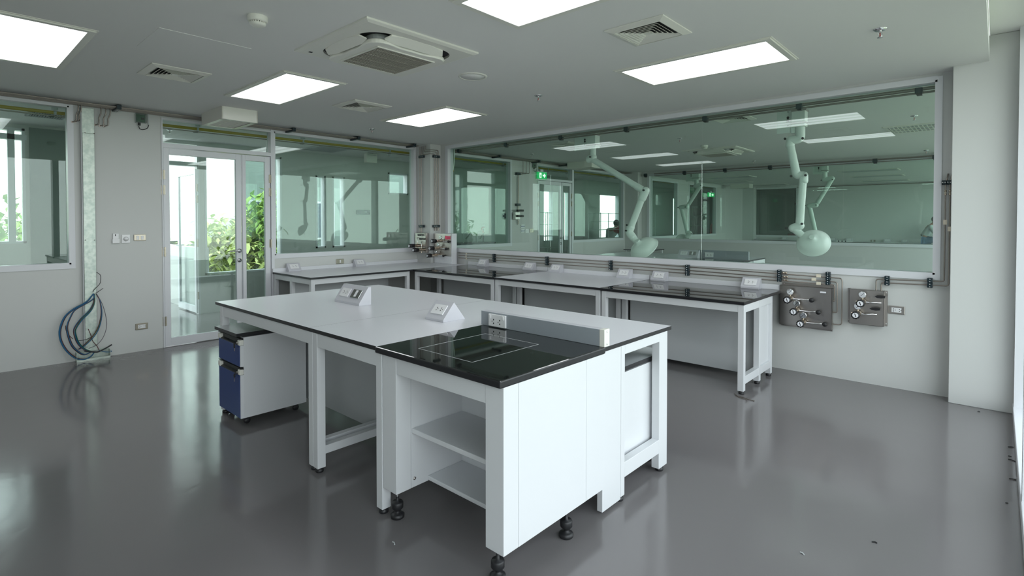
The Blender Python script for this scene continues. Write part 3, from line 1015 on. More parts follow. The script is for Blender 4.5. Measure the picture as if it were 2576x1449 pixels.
# ---- island, table at the window end (L-shaped top around the black balance table)
t = thing('island_table', 'white L-shaped lab table of the island wrapping around the black balance table', 'lab table', (-2.25, 2.3, 0), 'tables of the central island')
mb = MB()
poly = [(-3.043, 1.545), (-2.334, 1.545), (-2.334, 2.305), (-1.462, 2.305), (-1.462, 3.056), (-3.043, 3.056)]
n = len(poly)
mb.add([(a, b, ZT - 0.022) for a, b in poly] + [(a, b, ZT) for a, b in poly], [tuple(range(n))[::-1], tuple(range(n, 2 * n))] + [(i, (i + 1) % n, n + (i + 1) % n, n + i) for i in range(n)], [1, 0] + [1] * n)
part(mb, 'tabletop', ['lam', 'edge'], t)
for (x0, x1, y0, y1) in ((-3.006, -2.955, 1.548, 1.600), (-2.345, -2.294, 1.548, 1.600), (-1.512, -1.464, 2.474, 2.512), (-1.512, -1.464, 2.905, 3.008), (-3.04, -2.99, 2.96, 3.01)):
    leg(t, x0, x1, y0, y1, RZ)
bar(t, 'apron', -2.955, -2.345, 1.550, 1.598, 0.755, RZ)
bar(t, 'apron', -2.99, -1.512, 2.962, 3.008, 0.760, RZ)
bar(t, 'side_rail', -1.510, -1.464, 2.512, 2.905, 0.785, RZ)
bar(t, 'stretcher', -1.510, -1.464, 2.512, 2.905, 0.122, 0.203)
bar(t, 'stretcher', -3.004, -2.957, 1.600, 2.4, 0.105, 0.155)
bar(t, 'modesty_panel', -2.955, -2.36, 1.985, 2.003, 0.07, 0.765, 'panelgrey')
bar(t, 'filler_panel', -1.496, -1.464, 2.294, 2.471, 0.018, RZ)
# ---- black balance table
t = thing('balance_table', 'black topped balance table with open white shelf cabinet on screw feet, nearest the camera', 'balance table', (-1.9, 1.92, 0))
part(MB().box(-2.326, -1.450, 1.528, 2.300, 0.830, 0.862, 1, 0), 'tabletop', ['blacktop', 'edge'], t, bv=0.006, label='polished black tabletop')
st = MB().box(-2.03, -1.63, 1.75, 2.10, 0.8620, 0.8626)
pb = MB()
CB = 0.146
for (x0, x1, y0, y1) in ((-2.290, -2.176, 1.550, 1.640), (-1.555, -1.452, 1.550, 1.640)):
    part(MB().box(x0, x1, y0, y1, CB, 0.830), 'front_post', 'white', t, bv=0.002)
part(MB().box(-1.478, -1.452, 1.6415, 2.131, CB, 0.830), 'side_panel', 'white', t, bv=0.001)
part(MB().box(-1.478, -1.4525, 2.1335, 2.292, CB, 0.830), 'rear_side_panel', 'white', t, bv=0.001)
sp_ = part(MB().box(-2.290, -2.178, 1.6425, 2.292, CB, 0.830), 'inner_side_panel', 'white', t, bv=0.001)
part(MB().lathe([(0.008, 0), (0.008, 0.003), (0.001, 0.004)], (-2.178, 1.662, 0.19), (1, 0, 0), 14), 'screw_cap', 'steel', sp_)
part(MB().box(-2.178, -1.478, 1.990, 2.010, CB, 0.830), 'back_panel', 'white', t)
part(MB().box(-2.176, -1.555, 1.552, 1.590, 0.744, 0.830), 'apron', 'white', t, bv=0.002)
part(MB().box(-2.177, -1.48, 1.645, 1.989, 0.426, 0.450), 'shelf', 'white', t, bv=0.003)
part(MB().box(-2.177, -1.48, 1.746, 1.989, 0.152, 0.173), 'shelf', 'white', t, bv=0.003)
for fx, fy in ((-2.226, 1.592), (-1.531, 1.598), (-1.497, 2.032), (-2.226, 2.2)):
    fb = MB()
    fb.lathe([(0.030, 0), (0.034, 0.004), (0.034, 0.018), (0.026, 0.024), (0.011, 0.029), (0.011, 0.036), (0.024, 0.046), (0.029, 0.052), (0.029, 0.076), (0.026, 0.082), (0.008, 0.083), (0.008, 0.108)], (fx, fy, 0), n=22)
    f_ = part(fb, 'screw_foot', 'black', t)
    part(MB().cyl((fx, fy, 0.1075), (fx, fy, CB), 0.007, n=10), 'threaded_rod', 'chrome', f_)
# engraved inlay lines of the weighing plate in the top
mb = MB()
zi = 0.86245
for s in ((-2.13, -1.74, 1.650, 1.653), (-2.13, -1.74, 2.12, 2.123), (-2.13, -2.127, 1.65, 2.12), (-1.743, -1.74, 1.65, 2.12)):
    mb.box(s[0], s[1], s[2], s[3], 0.862, zi)
part(mb, 'inlay_joint', 'panelgrey', t)

# upstand with twin switched socket
t = thing('socket_upstand', 'grey upstand panel along the black balance table with a twin switched socket', 'upstand', (-1.91, 2.31, ZT))
mb = MB().box(-2.335, -1.4825, 2.292, 2.337, 0.8625, 0.949, 0, 1)
part(mb, 'panel', ['splash', 'boxgrey'], t, bv=0.002)
ec = part(MB().box(-1.482, -1.452, 2.290, 2.339, 0.8625, 0.951), 'end_cap', 'cream', t, bv=0.002, label='pale end cap')
for z in (0.876, 0.939):
    part(MB().ball((-1.452, 2.313, z), 0.0045), 'screw', 'chrome', ec)


def holes(mb, X, m=1, s=1.0, plug=True):
    """two thai-style outlets: twin slots and an earth hole each"""
    for cx in (-0.020 * s, 0.022 * s):
        for hx, hy in ((0.0, 0.009), (0.0, -0.009)):
            mb.box(cx - 0.0022 * s, cx + 0.0022 * s, hy * s - 0.004 * s, hy * s + 0.004 * s, 0.0006, 0.0016, m, X=X)
        mb.lathe([(0.0028 * s, 0.0006), (0.0028 * s, 0.0016)], (cx + 0.012 * s, 0, 0), (0, 0, 1), 10, m, X)


def frame_matrix(o, xaxis, normal):
    x = Vector(xaxis).normalized()
    z = Vector(normal).normalized()
    y = z.cross(x)
    m = Matrix((x, y, z)).transposed().to_4x4()
    m.translation = Vector(o)
    return m


X = frame_matrix((-2.191, 2.2915, 0.904), (1, 0, 0), (0, -1, 0))
mb = MB()
mb.box(-0.069, 0.069, -0.0365, 0.0365, 0, 0.013, X=X)
so = part(mb, 'socket_plate', 'plastic', t, bv=0.003)
hb = MB()
X2 = X @ Matrix.Translation((0, -0.006, 0.0125))
for cx in (-0.025, 0.025):
    for hy in (0.011, -0.011):
        hb.box(cx - 0.0032, cx + 0.0032, hy - 0.0045, hy + 0.0045, 0.0005, 0.0014, X=X2)
    hb.lathe([(0.003, 0.0005), (0.003, 0.0014)], (cx - 0.013, 0, 0), (0, 0, 1), 10, 0, X2)
part(hb, 'socket_holes', 'dark', so)
for cx in (-0.053, 0.053):
    part(MB().box(cx - 0.008, cx + 0.008, 0.010, 0.032, 0.013, 0.018, X=X), 'rocker_switch', 'plastic', so, bv=0.002)

# ---- mobile pedestals
def pedestal(x, y, label, rz=0.0):
    """drawer fronts face -y; local origin at the middle of the front, on the floor"""
    t = thing('drawer_pedestal', label, 'drawer pedestal', (x, y, 0), 'mobile drawer pedestals', rz)
    W, D, z0, z1 = 0.42, 0.50, 0.062, 0.660
    h = W / 2
    part(MB().box(-h, h, 0.028, D, z0, z1 - 0.008), 'carcass', 'white', t, local=True, bv=0.002)
    part(MB().box(-h - 0.004, h + 0.004, -0.022, D + 0.01, z1 + 0.002, z1 + 0.026, 1, 0), 'top_board', ['panelgrey', 'edge'], t, local=True)
    for (a, b, nm) in ((0.440, 0.646, 0), (0.064, 0.432, 1)):
        d = part(MB().box(-h + 0.006, h - 0.012, 0.004, 0.028, a, b - 0.052), 'drawer_front', 'blue', t, local=True, bv=0.002, label='blue drawer front')
        hb = MB()
        hb.prism([(0.004, b - 0.052), (0.004, b - 0.046), (0.022, b - 0.038), (0.022, b - 0.008), (0.002, b - 0.004), (0.002, b), (0.028, b), (0.028, b - 0.052)], -h + 0.002, h - 0.002, 'x')
        part(hb, 'grip_rail', 'black', d, local=True, label='black grip rail')
        for s in (-1, 1):
            w = 0.046 if s < 0 else 0.042
            xa = -h - 0.001 if s < 0 else h - w + 0.001
            cp = MB().box(xa, xa + w, -0.001, 0.029, b - 0.052, b - 0.012)
            part(cp, 'end_cap', 'cream', d, local=True, bv=0.006)
        part(MB().box(h - 0.012, h, 0.006, 0.028, a, b - 0.052), 'edge_strip', 'frame', d, local=True)
        kx, kz = h - 0.036, b - 0.032
        part(MB().cyl((kx, -0.001, kz), (kx, -0.008, kz), 0.008, n=14), 'lock', 'steel', d, local=True)
        kb = MB()
        if nm == 0:
            kb.box(kx - 0.042, kx - 0.022, -0.013, -0.008, kz - 0.042, kz - 0.010)
            kb.box(kx - 0.03, kx, -0.011, -0.009, kz - 0.013, kz - 0.006)
            kb.box(kx - 0.034, kx - 0.029, -0.012, -0.009, kz - 0.066, kz - 0.042, m=1)
        else:
            kb.lathe([(0.013, -0.002), (0.013, 0.002)], (kx - 0.035, -0.011, kz - 0.032), (0, 1, 0), 16)
            kb.box(kx - 0.035, kx, -0.011, -0.009, kz - 0.020, kz - 0.012)
            kb.box(kx - 0.040, kx - 0.033, -0.012, -0.010, kz - 0.074, kz - 0.044, m=1)
        part(kb, 'key', ['black', 'brass'], d, local=True, label='key hanging in the lock')
    for sx in (-1, 1):
        for yy in (0.07, D - 0.06):
            cb = MB()
            cx = sx * (h - 0.06)
            cb.lathe([(0.001, -0.012), (0.022, -0.011), (0.024, -0.006), (0.024, 0.006), (0.022, 0.011), (0.001, 0.012)], (cx, yy, 0.0245), (1, 0, 0), 18)
            cb.box(cx - 0.017, cx + 0.017, yy - 0.02, yy + 0.012, 0.034, 0.050)
            cb.cyl((cx, yy, 0.048), (cx, yy, 0.064), 0.012, n=10)
            part(cb, 'caster', 'black', t, local=True)
    return t


pedestal(-4.244, 1.522, 'white drawer pedestal with two blue fronts under the door end of the island')
pedestal(-1.74, 3.10, 'white drawer pedestal seen through the open end frame of the island by the window', PI)


# ---- wall benches
def end_frame(t, x0, x1, ys, zt):
    """end frame with a leg at each y in ys (front, middle, back)"""
    for (a, b) in ys:
        leg(t, x0, x1, a, b, zt)
    for i in range(len(ys) - 1):
        bar(t, 'end_rail', x0 + 0.001, x1 - 0.001, ys[i][1], ys[i + 1][0], zt - 0.068, zt)
        bar(t, 'end_stretcher', x0 + 0.001, x1 - 0.001, ys[i][1], ys[i + 1][0], 0.085, 0.153)


YS = [(4.712, 4.762), (5.115, 5.165), (5.45, 5.50)]


def wall_bench(x0, x1, black, label, last=False):
    t = thing('wall_bench', label, 'lab bench', ((x0 + x1) / 2, 5.2, 0), 'benches along the big glass wall')
    y0 = 4.700
    th = 0.028 if black else 0.024
    slab(t, x0, x1, y0, 5.77, ZB, th, black)
    zt = ZB - th
    end_frame(t, x0 + 0.012, x0 + 0.062, YS, zt)
    end_frame(t, x1 - 0.058, x1 - 0.008, YS, zt)
    bar(t, 'apron', x0 + 0.062, x1 - 0.058, 4.714, 4.760, zt - 0.066, zt)
    bar(t, 'modesty_panel', x0 + 0.062, x1 - 0.058, 5.205, 5.223, 0.055, zt - 0.01, 'panelgrey')
    if last:
        bar(t, 'end_panel', x1 - 0.05, x1 - 0.03, 5.165, 5.45, 0.153, zt - 0.068)
    bar(t, 'back_upstand', x0, x1, 5.765, 5.79, ZB, ZB + 0.052, 'frame')
    return t


wall_bench(-6.165, -4.575, True, 'black topped wall bench nearest the corner, between two white tops')
wall_bench(-4.570, -3.040, False, 'white topped wall bench between the two black ones under the big glass wall')
wall_bench(-3.035, -1.588, True, 'black topped wall bench at the window end, beside the gas panels', True)

t = thing('corner_bench', 'white topped bench along the left wall running into the corner', 'lab bench', (-6.7, 4.4, 0))
poly = [(-7.235, 3.165), (-6.185, 3.165), (-6.170, 4.66), (-6.170, 5.595), (-6.42, 5.77), (-6.86, 5.595), (-7.235, 5.595)]
poly = [(-7.235, 3.165), (-6.180, 3.165), (-6.170, 4.66), (-6.170, 5.765), (-6.880, 5.765), (-6.880, 5.595), (-7.235, 5.595)]
n = len(poly)
mb = MB().add([(a, b, ZB - 0.024) for a, b in poly] + [(a, b, ZB) for a, b in poly], [tuple(range(n))[::-1], tuple(range(n, 2 * n))] + [(i, (i + 1) % n, n + (i + 1) % n, n + i) for i in range(n)], [1, 0] + [1] * n)
part(mb, 'tabletop', ['lam', 'edge'], t)
zt = ZB - 0.024
for (x0, x1) in ((-7.225, -7.175), (-6.755, -6.705), (-6.238, -6.188)):
    leg(t, x0, x1, 3.172, 3.222, zt)
for (x0, x1) in ((-7.175, -6.755), (-6.705, -6.238)):
    bar(t, 'end_rail', x0, x1, 3.173, 3.221, zt - 0.066, zt)
    bar(t, 'end_stretcher', x0, x1, 3.173, 3.221, 0.085, 0.153)
leg(t, -6.238, -6.188, 4.60, 4.650, zt)
bar(t, 'apron', -6.236, -6.190, 3.222, 4.60, zt - 0.066, zt)
bar(t, 'modesty_panel', -6.74, -6.722, 3.222, 4.66, 0.055, zt - 0.01, 'panelgrey')
bar(t, 'back_upstand', -7.250, -7.225, 3.165, 5.595, ZB, ZB + 0.048, 'frame')


# ---- sloped socket boxes on the benches
def socket_box(loc, rz, label, width=0.18, group='grey sloped socket boxes on the wall benches', plates=('socket',), zt=ZB, depth=0.088, height=0.108, ridge=False):
    t = thing('socket_box', label, 'socket box', loc, group, rz)
    h = width / 2
    if ridge:
        prof = [(0, 0), (0, 0.016), (depth * 0.5, height), (depth, 0.004), (depth, 0)]
        s0, s1 = Vector((0, 0.016)), Vector((depth * 0.5, height))
    else:
        prof = [(0, 0), (0, 0.018), (depth - 0.024, height), (depth, height), (depth, 0)]
        s0, s1 = Vector((0, 0.018)), Vector((depth - 0.024, height))
    prof = [(a, b) for a, b in prof]
    part(MB().prism(prof[::-1], -h, h, 'x'), 'housing', 'boxgrey', t, local=True, bv=0.002)
    mid = (s0 + s1) / 2
    d = (s1 - s0).normalized()
    nrm = Vector((0, -d.y, d.x))
    k = len(plates)
    for i, pl in enumerate(plates):
        cx = (i - (k - 1) / 2) * 0.155
        Xm = frame_matrix((cx, mid.x + nrm.y * 0.0005, mid.y + nrm.z * 0.0005), (1, 0, 0), nrm)
        if pl == 'socket':
            o = part(MB().box(-0.060, 0.060, -0.036, 0.036, 0, 0.007, X=Xm), 'socket_plate', 'plastic', t, local=True, bv=0.002, label='white twin socket plate')
            hb = MB()
            holes(hb, Xm @ Matrix.Translation((0, 0, 0.0066)))
            part(hb, 'socket_holes', ['plastic', 'dark'], o, local=True)
        else:
            o = part(MB().box(-0.060, 0.060, -0.036, 0.036, 0, 0.007, X=Xm), 'switch_plate', 'chrome', t, local=True, bv=0.003, label='mirror finish switch plate')
            part(MB().box(-0.010, 0.010, -0.026, 0.030, 0.007, 0.011, X=Xm), 'data_insert', 'plastic', o, local=True, bv=0.001)
    return t


sb = socket_box((-1.868, 5.672, ZB), 0, 'grey socket box nearest the window end of the black wall bench')
for x, lab in ((-2.885, 'grey socket box on the black wall bench beside the white top'), (-3.345, 'grey socket box on the white wall bench beside the black top'), (-4.385, 'grey socket box at the corner end of the white wall bench'),
               (-4.86, 'grey socket box on the corner black bench beside the white top'), (-5.79, 'grey socket box on the black bench nearest the corner gas panel')):
    dup(sb, (x, 5.672, ZB), lab)
for y, lab in ((3.43, 'grey socket box on the left bench nearest the door'), (4.46, 'grey socket box on the left bench by the steel switch plate')):
    dup(sb, (-7.135, y, ZB), lab, PI / 2)
socket_box((-3.707, 2.186, ZT), 0, 'wide sloped box on the island with a white socket and a mirror switch plate', 0.355, 'socket boxes on the island', ('socket', 'switch'), depth=0.105, height=0.135)
socket_box((-2.657, 2.186, ZT), 0, 'triangular socket box on the island near the grey upstand', 0.18, 'socket boxes on the island', depth=0.185, height=0.118, ridge=True)
# ================================================================== fixtures on the walls
# ---- galvanised cable duct with its base tray and loose wires
y0, y1 = at(211, 600, x=XL + 0.055).y, at(241, 600, x=XL + 0.055).y
t = thing('cable_duct', 'tall galvanised cable duct screwed to the left wall beside the window, wires hanging out', 'cable duct', (XL + 0.03, (y0 + y1) / 2, 0.1))
part(MB().box(XL + 0.001, XL + 0.055, y0, y1, 0.095, 2.43), 'duct_cover', 'galv', t, bv=0.002)
part(MB().box(XL + 0.001, XL + 0.052, y0 - 0.002, y1 + 0.001, 2.4305, 2.70), 'upper_cover', 'galv', t, bv=0.002)
part(MB().box(XL + 0.001, XL + 0.048, y0 - 0.012, y0 - 0.001, 0.10, 2.70), 'side_flange', 'panelgrey', t)
for (p, q) in ((214, 334), (237, 336), (215, 604), (238, 604), (219, 873), (243, 869)):
    v = at(p, q, x=XL + 0.057)
    part(MB().lathe([(0.006, 0), (0.006, 0.002), (0.001, 0.004)], (XL + 0.0545, v.y, v.z), (1, 0, 0), 10), 'screw', 'steel', t)
t = thing('base_tray', 'open galvanised metal tray on the floor under the cable duct', 'cable tray', (XL + 0.04, 1.22, 0))
mb = MB()
mb.box(XL + 0.001, XL + 0.085, 1.072, 1.362, 0.0, 0.004)
mb.box(XL + 0.001, XL + 0.005, 1.072, 1.362, 0.004, 0.10)
mb.box(XL + 0.005, XL + 0.085, 1.072, 1.076, 0.004, 0.092)
mb.box(XL + 0.005, XL + 0.085, 1.358, 1.362, 0.004, 0.092)
mb.box(XL + 0.081, XL + 0.085, 1.076, 1.358, 0.004, 0.022)
mb.box(XL + 0.005, XL + 0.05, 1.275, 1.358, 0.088, 0.092)
part(mb, 'tray', 'galv', t)

WC = {'blue': mat('blue_wire', (0.012, 0.12, 0.26), 0.45, bump=(200, 0.02)), 'green': mat('green_wire', (0.02, 0.13, 0.07), 0.45, bump=(200, 0.02)),
      'brown': mat('brown_wire', (0.10, 0.035, 0.035), 0.45, bump=(200, 0.02)), 'black': mat('black_wire', (0.012, 0.012, 0.016), 0.45, bump=(200, 0.02)),
      'grey': mat('grey_wire', (0.10, 0.09, 0.11), 0.45, bump=(200, 0.02)), 'yellow green': mat('earth_wire', (0.10, 0.17, 0.05), 0.45, bump=(200, 0.02))}
ROUTES = {
    'in the wide outer loop left of the duct': [(552, 340), (480, 430), (400, 490), (270, 560), (150, 660), (85, 790), (62, 920), (95, 1060), (180, 1190), (300, 1280), (420, 1298), (510, 1255), (560, 1200)],
    'in the middle loop left of the duct': [(556, 345), (540, 430), (300, 570), (215, 690), (165, 830), (185, 960), (240, 1100), (330, 1190), (420, 1230), (520, 1190)],
    'in the inner loop in front of the duct': [(565, 342), (560, 470), (500, 590), (370, 720), (280, 860), (290, 970), (335, 1070), (420, 1150), (530, 1185)],
    'in the loop along the right edge of the duct': [(588, 342), (640, 450), (660, 620), (630, 790), (570, 920), (480, 1030), (385, 1115), (330, 1150)],
}
plan = [(0, 'blue', 3), (0, 'green', 3), (0, 'brown', 2), (0, 'black', 2), (0, 'grey', 1), (1, 'green', 2), (1, 'brown', 2), (1, 'blue', 1), (1, 'grey', 1), (2, 'blue', 4), (2, 'green', 3), (2, 'brown', 1), (2, 'black', 1),
        (3, 'blue', 1), (3, 'yellow green', 1), (3, 'brown', 1)]
names = list(ROUTES)
for ri, col, cnt in plan:
    for k in range(cnt):
        o1, o2, dx = random.uniform(-14, 14), random.uniform(-12, 12), random.uniform(0.0, 0.035)
        pts = []
        R = ROUTES[names[ri]]
        for i, (a, b) in enumerate(R):
            f = math.sin(PI * i / (len(R) - 1))
            g = 0.25 + f
            pts.append(at(140 + (a + o1 * g) / 5.79, 680 + (b + o2 * g) / 5.79, x=XL + 0.06 + 0.02 * f + dx * g * 0.6))
        mb = MB().tube(smooth_path(pts, 4), 0.0042 if col == 'blue' else 0.0034, 6)
        solo(mb, 'wire', WC[col], '%s wire %s' % (col, names[ri]), 'wire', 'loose wires hanging out of the duct')
for col, lab, r, pts in (('grey', 'single grey wire in the far right loop reaching out over the wall', 0.0028, [(598, 345), (690, 520), (743, 770), (700, 960), (600, 1085), (480, 1140)]),
                         ('black', 'black stiff wire curling out above the wire bundle', 0.003, [(596, 28), (650, 70), (655, 140), (640, 200), (560, 285), (545, 320)]),
                         ('black', 'short straight wire end sticking up right from the duct opening', 0.003, [(585, 335), (640, 298), (692, 262)]),
                         ('black', 'thick taped black cable end lying across the base tray', 0.0075, [(420, 1175), (560, 1190), (625, 1185), (720, 1140), (820, 1082)]),
                         ('blue', 'blue wire with its loop end sticking out right of the base tray', 0.0035, [(630, 1165), (700, 1185), (790, 1190), (815, 1178), (790, 1168)]),
                         ('brown', 'brown wire standing up in front of the duct with a taped tip', 0.0035, [(632, 1165), (600, 1100), (540, 1030), (515, 950), (475, 855)]),
                         ('black', 'thin black wire crossing low between the loops', 0.003, [(330, 1025), (420, 1015), (500, 985), (560, 940)]),
                         ('brown', 'brown wire end curled up inside the left loops', 0.003, [(250, 1000), (190, 940), (150, 870), (145, 805)])):
    P = [at(140 + a / 5.79, 680 + b / 5.79, x=XL + 0.075) for a, b in pts]
    solo(MB().tube(smooth_path(P, 5), r, 7), 'wire', WC[col], lab, 'wire', 'loose wires hanging out of the duct')

# ---- small devices on the left wall
t = thing('sensor_box', 'small clear box with a green circuit board high on the left wall', 'sensor box', (XL + 0.03, 1.684, 2.61))
part(MB().box(XL + 0.001, XL + 0.012, 1.632, 1.736, 2.610, 2.716), 'back_plate', 'panelgrey', t)
part(MB().box(XL + 0.013, XL + 0.018, 1.642, 1.726, 2.622, 2.704), 'circuit_board', 'pcb', t, label='green circuit board')
part(MB().box(XL + 0.018, XL + 0.030, 1.69, 1.715, 2.65, 2.67), 'relay', 'black', t)
part(MB().box(XL + 0.012, XL + 0.052, 1.632, 1.736, 2.610, 2.716), 'clear_cover', 'plasticclear', t, bv=0.003)
part(MB().cyl((XL + 0.03, 1.668, 2.610), (XL + 0.03, 1.668, 2.578), 0.013, n=12), 'cable_gland', 'black', t)
P = [at(p, q, x=XL + 0.03) for p, q in ((349, 317), (352, 324), (361, 326), (371, 322), (374, 314))]
part(MB().tube(smooth_path(P, 5), 0.0042, 8), 'cable', 'black', t)
part(MB().tube([at(373, 314, x=XL + 0.012), at(372, 286, x=XL + 0.012)], 0.006, 8), 'conduit', 'panelgrey', t)


def wall_frame(u0, u1, z0, z1):
    return (u0 + u1) / 2, (z0 + z1) / 2, u1 - u0, z1 - z0


yc, zc, w, h = wall_frame(1.404, 1.472, 1.247, 1.357)
t = thing('thermostat', 'white remote control in its holder, leftmost of the three devices by the door', 'remote control', (XL, yc, zc - h / 2))
part(MB().box(XL + 0.001, XL + 0.026, yc - w / 2, yc + w / 2, zc - h / 2, zc - 0.005), 'holder', 'plastic', t, bv=0.005)
part(MB().box(XL + 0.001, XL + 0.018, yc - w / 2 + 0.006, yc + w / 2 - 0.006, zc - 0.02, zc + h / 2), 'remote', 'plastic', t, bv=0.005)
part(MB().box(XL + 0.018, XL + 0.0186, yc - 0.008, yc, zc + h / 2 - 0.03, zc + h / 2 - 0.01), 'display', 'dark', t)
yc, zc, w, h = wall_frame(1.491, 1.571, 1.246, 1.340)
t = thing('rotary_switch', 'white rotary fan switch, middle of the three devices by the door', 'rotary switch', (XL, yc, zc - h / 2))
part(MB().box(XL + 0.001, XL + 0.012, yc - w / 2, yc + w / 2, zc - h / 2, zc + h / 2), 'plate', 'plastic', t, bv=0.004)
kb = MB().lathe([(0.026, 0), (0.026, 0.006), (0.020, 0.010), (0.018, 0.022), (0.001, 0.024)], (XL + 0.012, yc, zc), (1, 0, 0), 24)
kb.box(XL + 0.03, XL + 0.041, yc - 0.018, yc + 0.018, zc - 0.004, zc + 0.004)
part(kb, 'dial', 'plastic', t)
yc, zc, w, h = wall_frame(1.606, 1.724, 1.268, 1.340)
t = thing('light_switch', 'champagne metal double light switch plate, rightmost of the three devices by the door', 'light switch', (XL, yc, zc - h / 2))
part(MB().box(XL + 0.001, XL + 0.010, yc - w / 2, yc + w / 2, zc - h / 2, zc + h / 2), 'plate', 'bronze', t, bv=0.004)
for s in (-0.022, 0.022):
    part(MB().box(XL + 0.010, XL + 0.014, yc + s - 0.013, yc + s + 0.013, zc - 0.022, zc + 0.022), 'rocker', 'plastic', t, bv=0.002)


def wall_outlet(X, label, w=0.122, h=0.072, plate='bronze'):
    t = thing('wall_outlet', label, 'wall outlet', X.translation)
    part(MB().box(-w / 2, w / 2, -h / 2, h / 2, 0.0005, 0.010, X=X), 'plate', plate, t, bv=0.004)
    i = part(MB().box(-0.036, 0.036, -0.021, 0.021, 0.010, 0.0125, X=X), 'socket_insert', 'plastic', t, bv=0.001)
    hb = MB()
    holes(hb, X @ Matrix.Translation((0, 0, 0.0122)), 0)
    part(hb, 'socket_holes', 'dark', i)
    return t


wall_outlet(frame_matrix((XL, 1.671, 0.286), (0, 1, 0), (1, 0, 0)), 'champagne metal twin outlet low on the left wall beside the door')
wall_outlet(frame_matrix((-0.655, YB, 0.702), (1, 0, 0), (0, -1, 0)), 'steel framed twin outlet on the back wall right of the small gas panel', plate='steel')
t = thing('light_switch', 'champagne metal switch plate on the wall above the left bench, between its socket boxes', 'light switch', (XL, 4.176, 0.853))
part(MB().box(XL + 0.001, XL + 0.010, 4.113, 4.239, 0.855, 0.925), 'plate', 'bronze', t, bv=0.004)
part(MB().box(XL + 0.010, XL + 0.014, 4.165, 4.187, 0.868, 0.912), 'rocker', 'plastic', t, bv=0.002)

# ---- yellow gas main and conduits in the corridor
x, z = -7.50, 2.655
t = thing('gas_main', 'yellow gas pipe running under the corridor ceiling behind the left glass wall', 'pipe', (x, 5, z))
part(MB().cyl((x, YF + 0.05, z), (x, 21.0, z), 0.0185, n=14), 'pipe', 'yellow', t)
for p, q in ((138, 282), (497, 318), (762, 354), (980, 380), (1264, 398), (1378, 420), (1425, 428), (1545, 440)):
    y = at(p, q, x=x).y
    hb = MB().box(x - 0.02, x + 0.02, y - 0.025, y + 0.025, z + 0.03, ZC - 0.002)
    hb.lathe([(0.0195, -0.012), (0.022, -0.012), (0.022, 0.012), (0.0195, 0.012)], (x, y, z), (0, 1, 0), 14)
    h_ = part(hb, 'hanger', 'panelgrey', t)
    part(MB().box(x + 0.02, x + 0.07, y - 0.06, y - 0.01, z - 0.055, z - 0.035), 'clamp_knob', 'clamp', h_, bv=0.006)
for k, (dx, dz) in enumerate(((0.04, -0.042), (0.075, -0.046))):
    solo(MB().cyl((x + dx, YF + 0.05, z + dz), (x + dx, 21.0, z + dz), 0.0065, n=8), 'conduit', 'pipe', ['thin grey tube just below the yellow pipe, nearer to it', 'thin grey tube below the yellow pipe, nearer the glass'][k], 'pipe', 'thin tubes below the yellow pipe')

# ---- corner pillar: pipes, clamps, gas panels
yf = 5.600


def pipe_clamp_block(cx, cy, cz, sx, sy, sz, label, group, bolts=()):
    t = thing('pipe_clamp', label, 'pipe clamp', (cx, cy, cz - sz / 2), group)
    part(MB().box(cx - sx / 2, cx + sx / 2, cy - sy / 2, cy + sy / 2, cz - sz / 2, cz + sz / 2), 'clamp_block', 'clamp', t, bv=0.005)
    for (bx, by, bz, ax) in bolts:
        part(MB().lathe([(0.0058, 0), (0.0058, 0.0015), (0.001, 0.0025)], (bx, by, bz), ax, 8), 'bolt', 'chrome', t)
    return t


for p, lab in ((1056.4, 'left vertical gas pipe on the front of the corner pillar'), (1060.4, 'right vertical gas pipe on the front of the corner pillar')):
    a = at(p, 500, y=yf - 0.022)
    solo(MB().tube([(a.x, a.y, ZC - 0.03), (a.x, a.y, 1.292)], 0.006, 8), 'gas_pipe', 'pipe', lab, 'pipe', 'vertical pipes on the corner pillar')
for q, lab in ((395, 'upper black clamp on the two pipes at the front of the corner pillar'), (569, 'lower black clamp on the two pipes at the front of the corner pillar')):
    a, b = at(1053.5, q, y=yf - 0.03), at(1065.5, q, y=yf - 0.03)
    pipe_clamp_block((a.x + b.x) / 2, yf - 0.022, a.z, b.x - a.x, 0.040, 0.042, lab, 'clamps on the corner pillar', [((a.x + b.x) / 2 + d, yf - 0.042, a.z, (0, -1, 0)) for d in (-0.04, 0, 0.04)])
for k, (p0, q, p1) in enumerate(((1064, 389, 1094), (1067.6, 382.7, 1098.6), (1071.2, 377.6, 1103))):
    a = at(p0, q, y=yf - 0.025)
    yv = at(p1, 500, x=XC + 0.022).y
    pts = round_path([(a.x, yf - 0.025, ZC - 0.03), (a.x, yf - 0.025, a.z), (XC + 0.022, yf - 0.025, a.z), (XC + 0.022, yv, a.z), (XC + 0.022, yv, 1.34)], 0.02)
    mb = MB().tube(pts, 0.006, 8)
    mb.cyl((XC + 0.022, yv, 1.40), (XC + 0.022, yv, 1.33), 0.010, n=8)
    solo(mb, 'gas_pipe', 'pipe', ['bent gas pipe wrapping the corner pillar, lowest of the three', 'bent gas pipe wrapping the corner pillar, middle of the three', 'bent gas pipe wrapping the corner pillar, highest of the three'][k], 'pipe', 'vertical pipes on the corner pillar')
for q, lab in ((394, 'upper black clamp on the three pipes at the side of the corner pillar'), (569, 'lower black clamp on the three pipes at the side of the corner pillar')):
    ya, yb = at(1090, q, x=XC + 0.03).y, min(at(1106, q, x=XC + 0.03).y, YB - 0.01)
    zc = at(1098, q, x=XC + 0.03).z
    pipe_clamp_block(XC + 0.024, (ya + yb) / 2, zc, 0.044, yb - ya, 0.042, lab, 'clamps on the corner pillar', [(XC + 0.046, ya + (yb - ya) * f, zc, (1, 0, 0)) for f in (0.15, 0.4, 0.65, 0.9)])


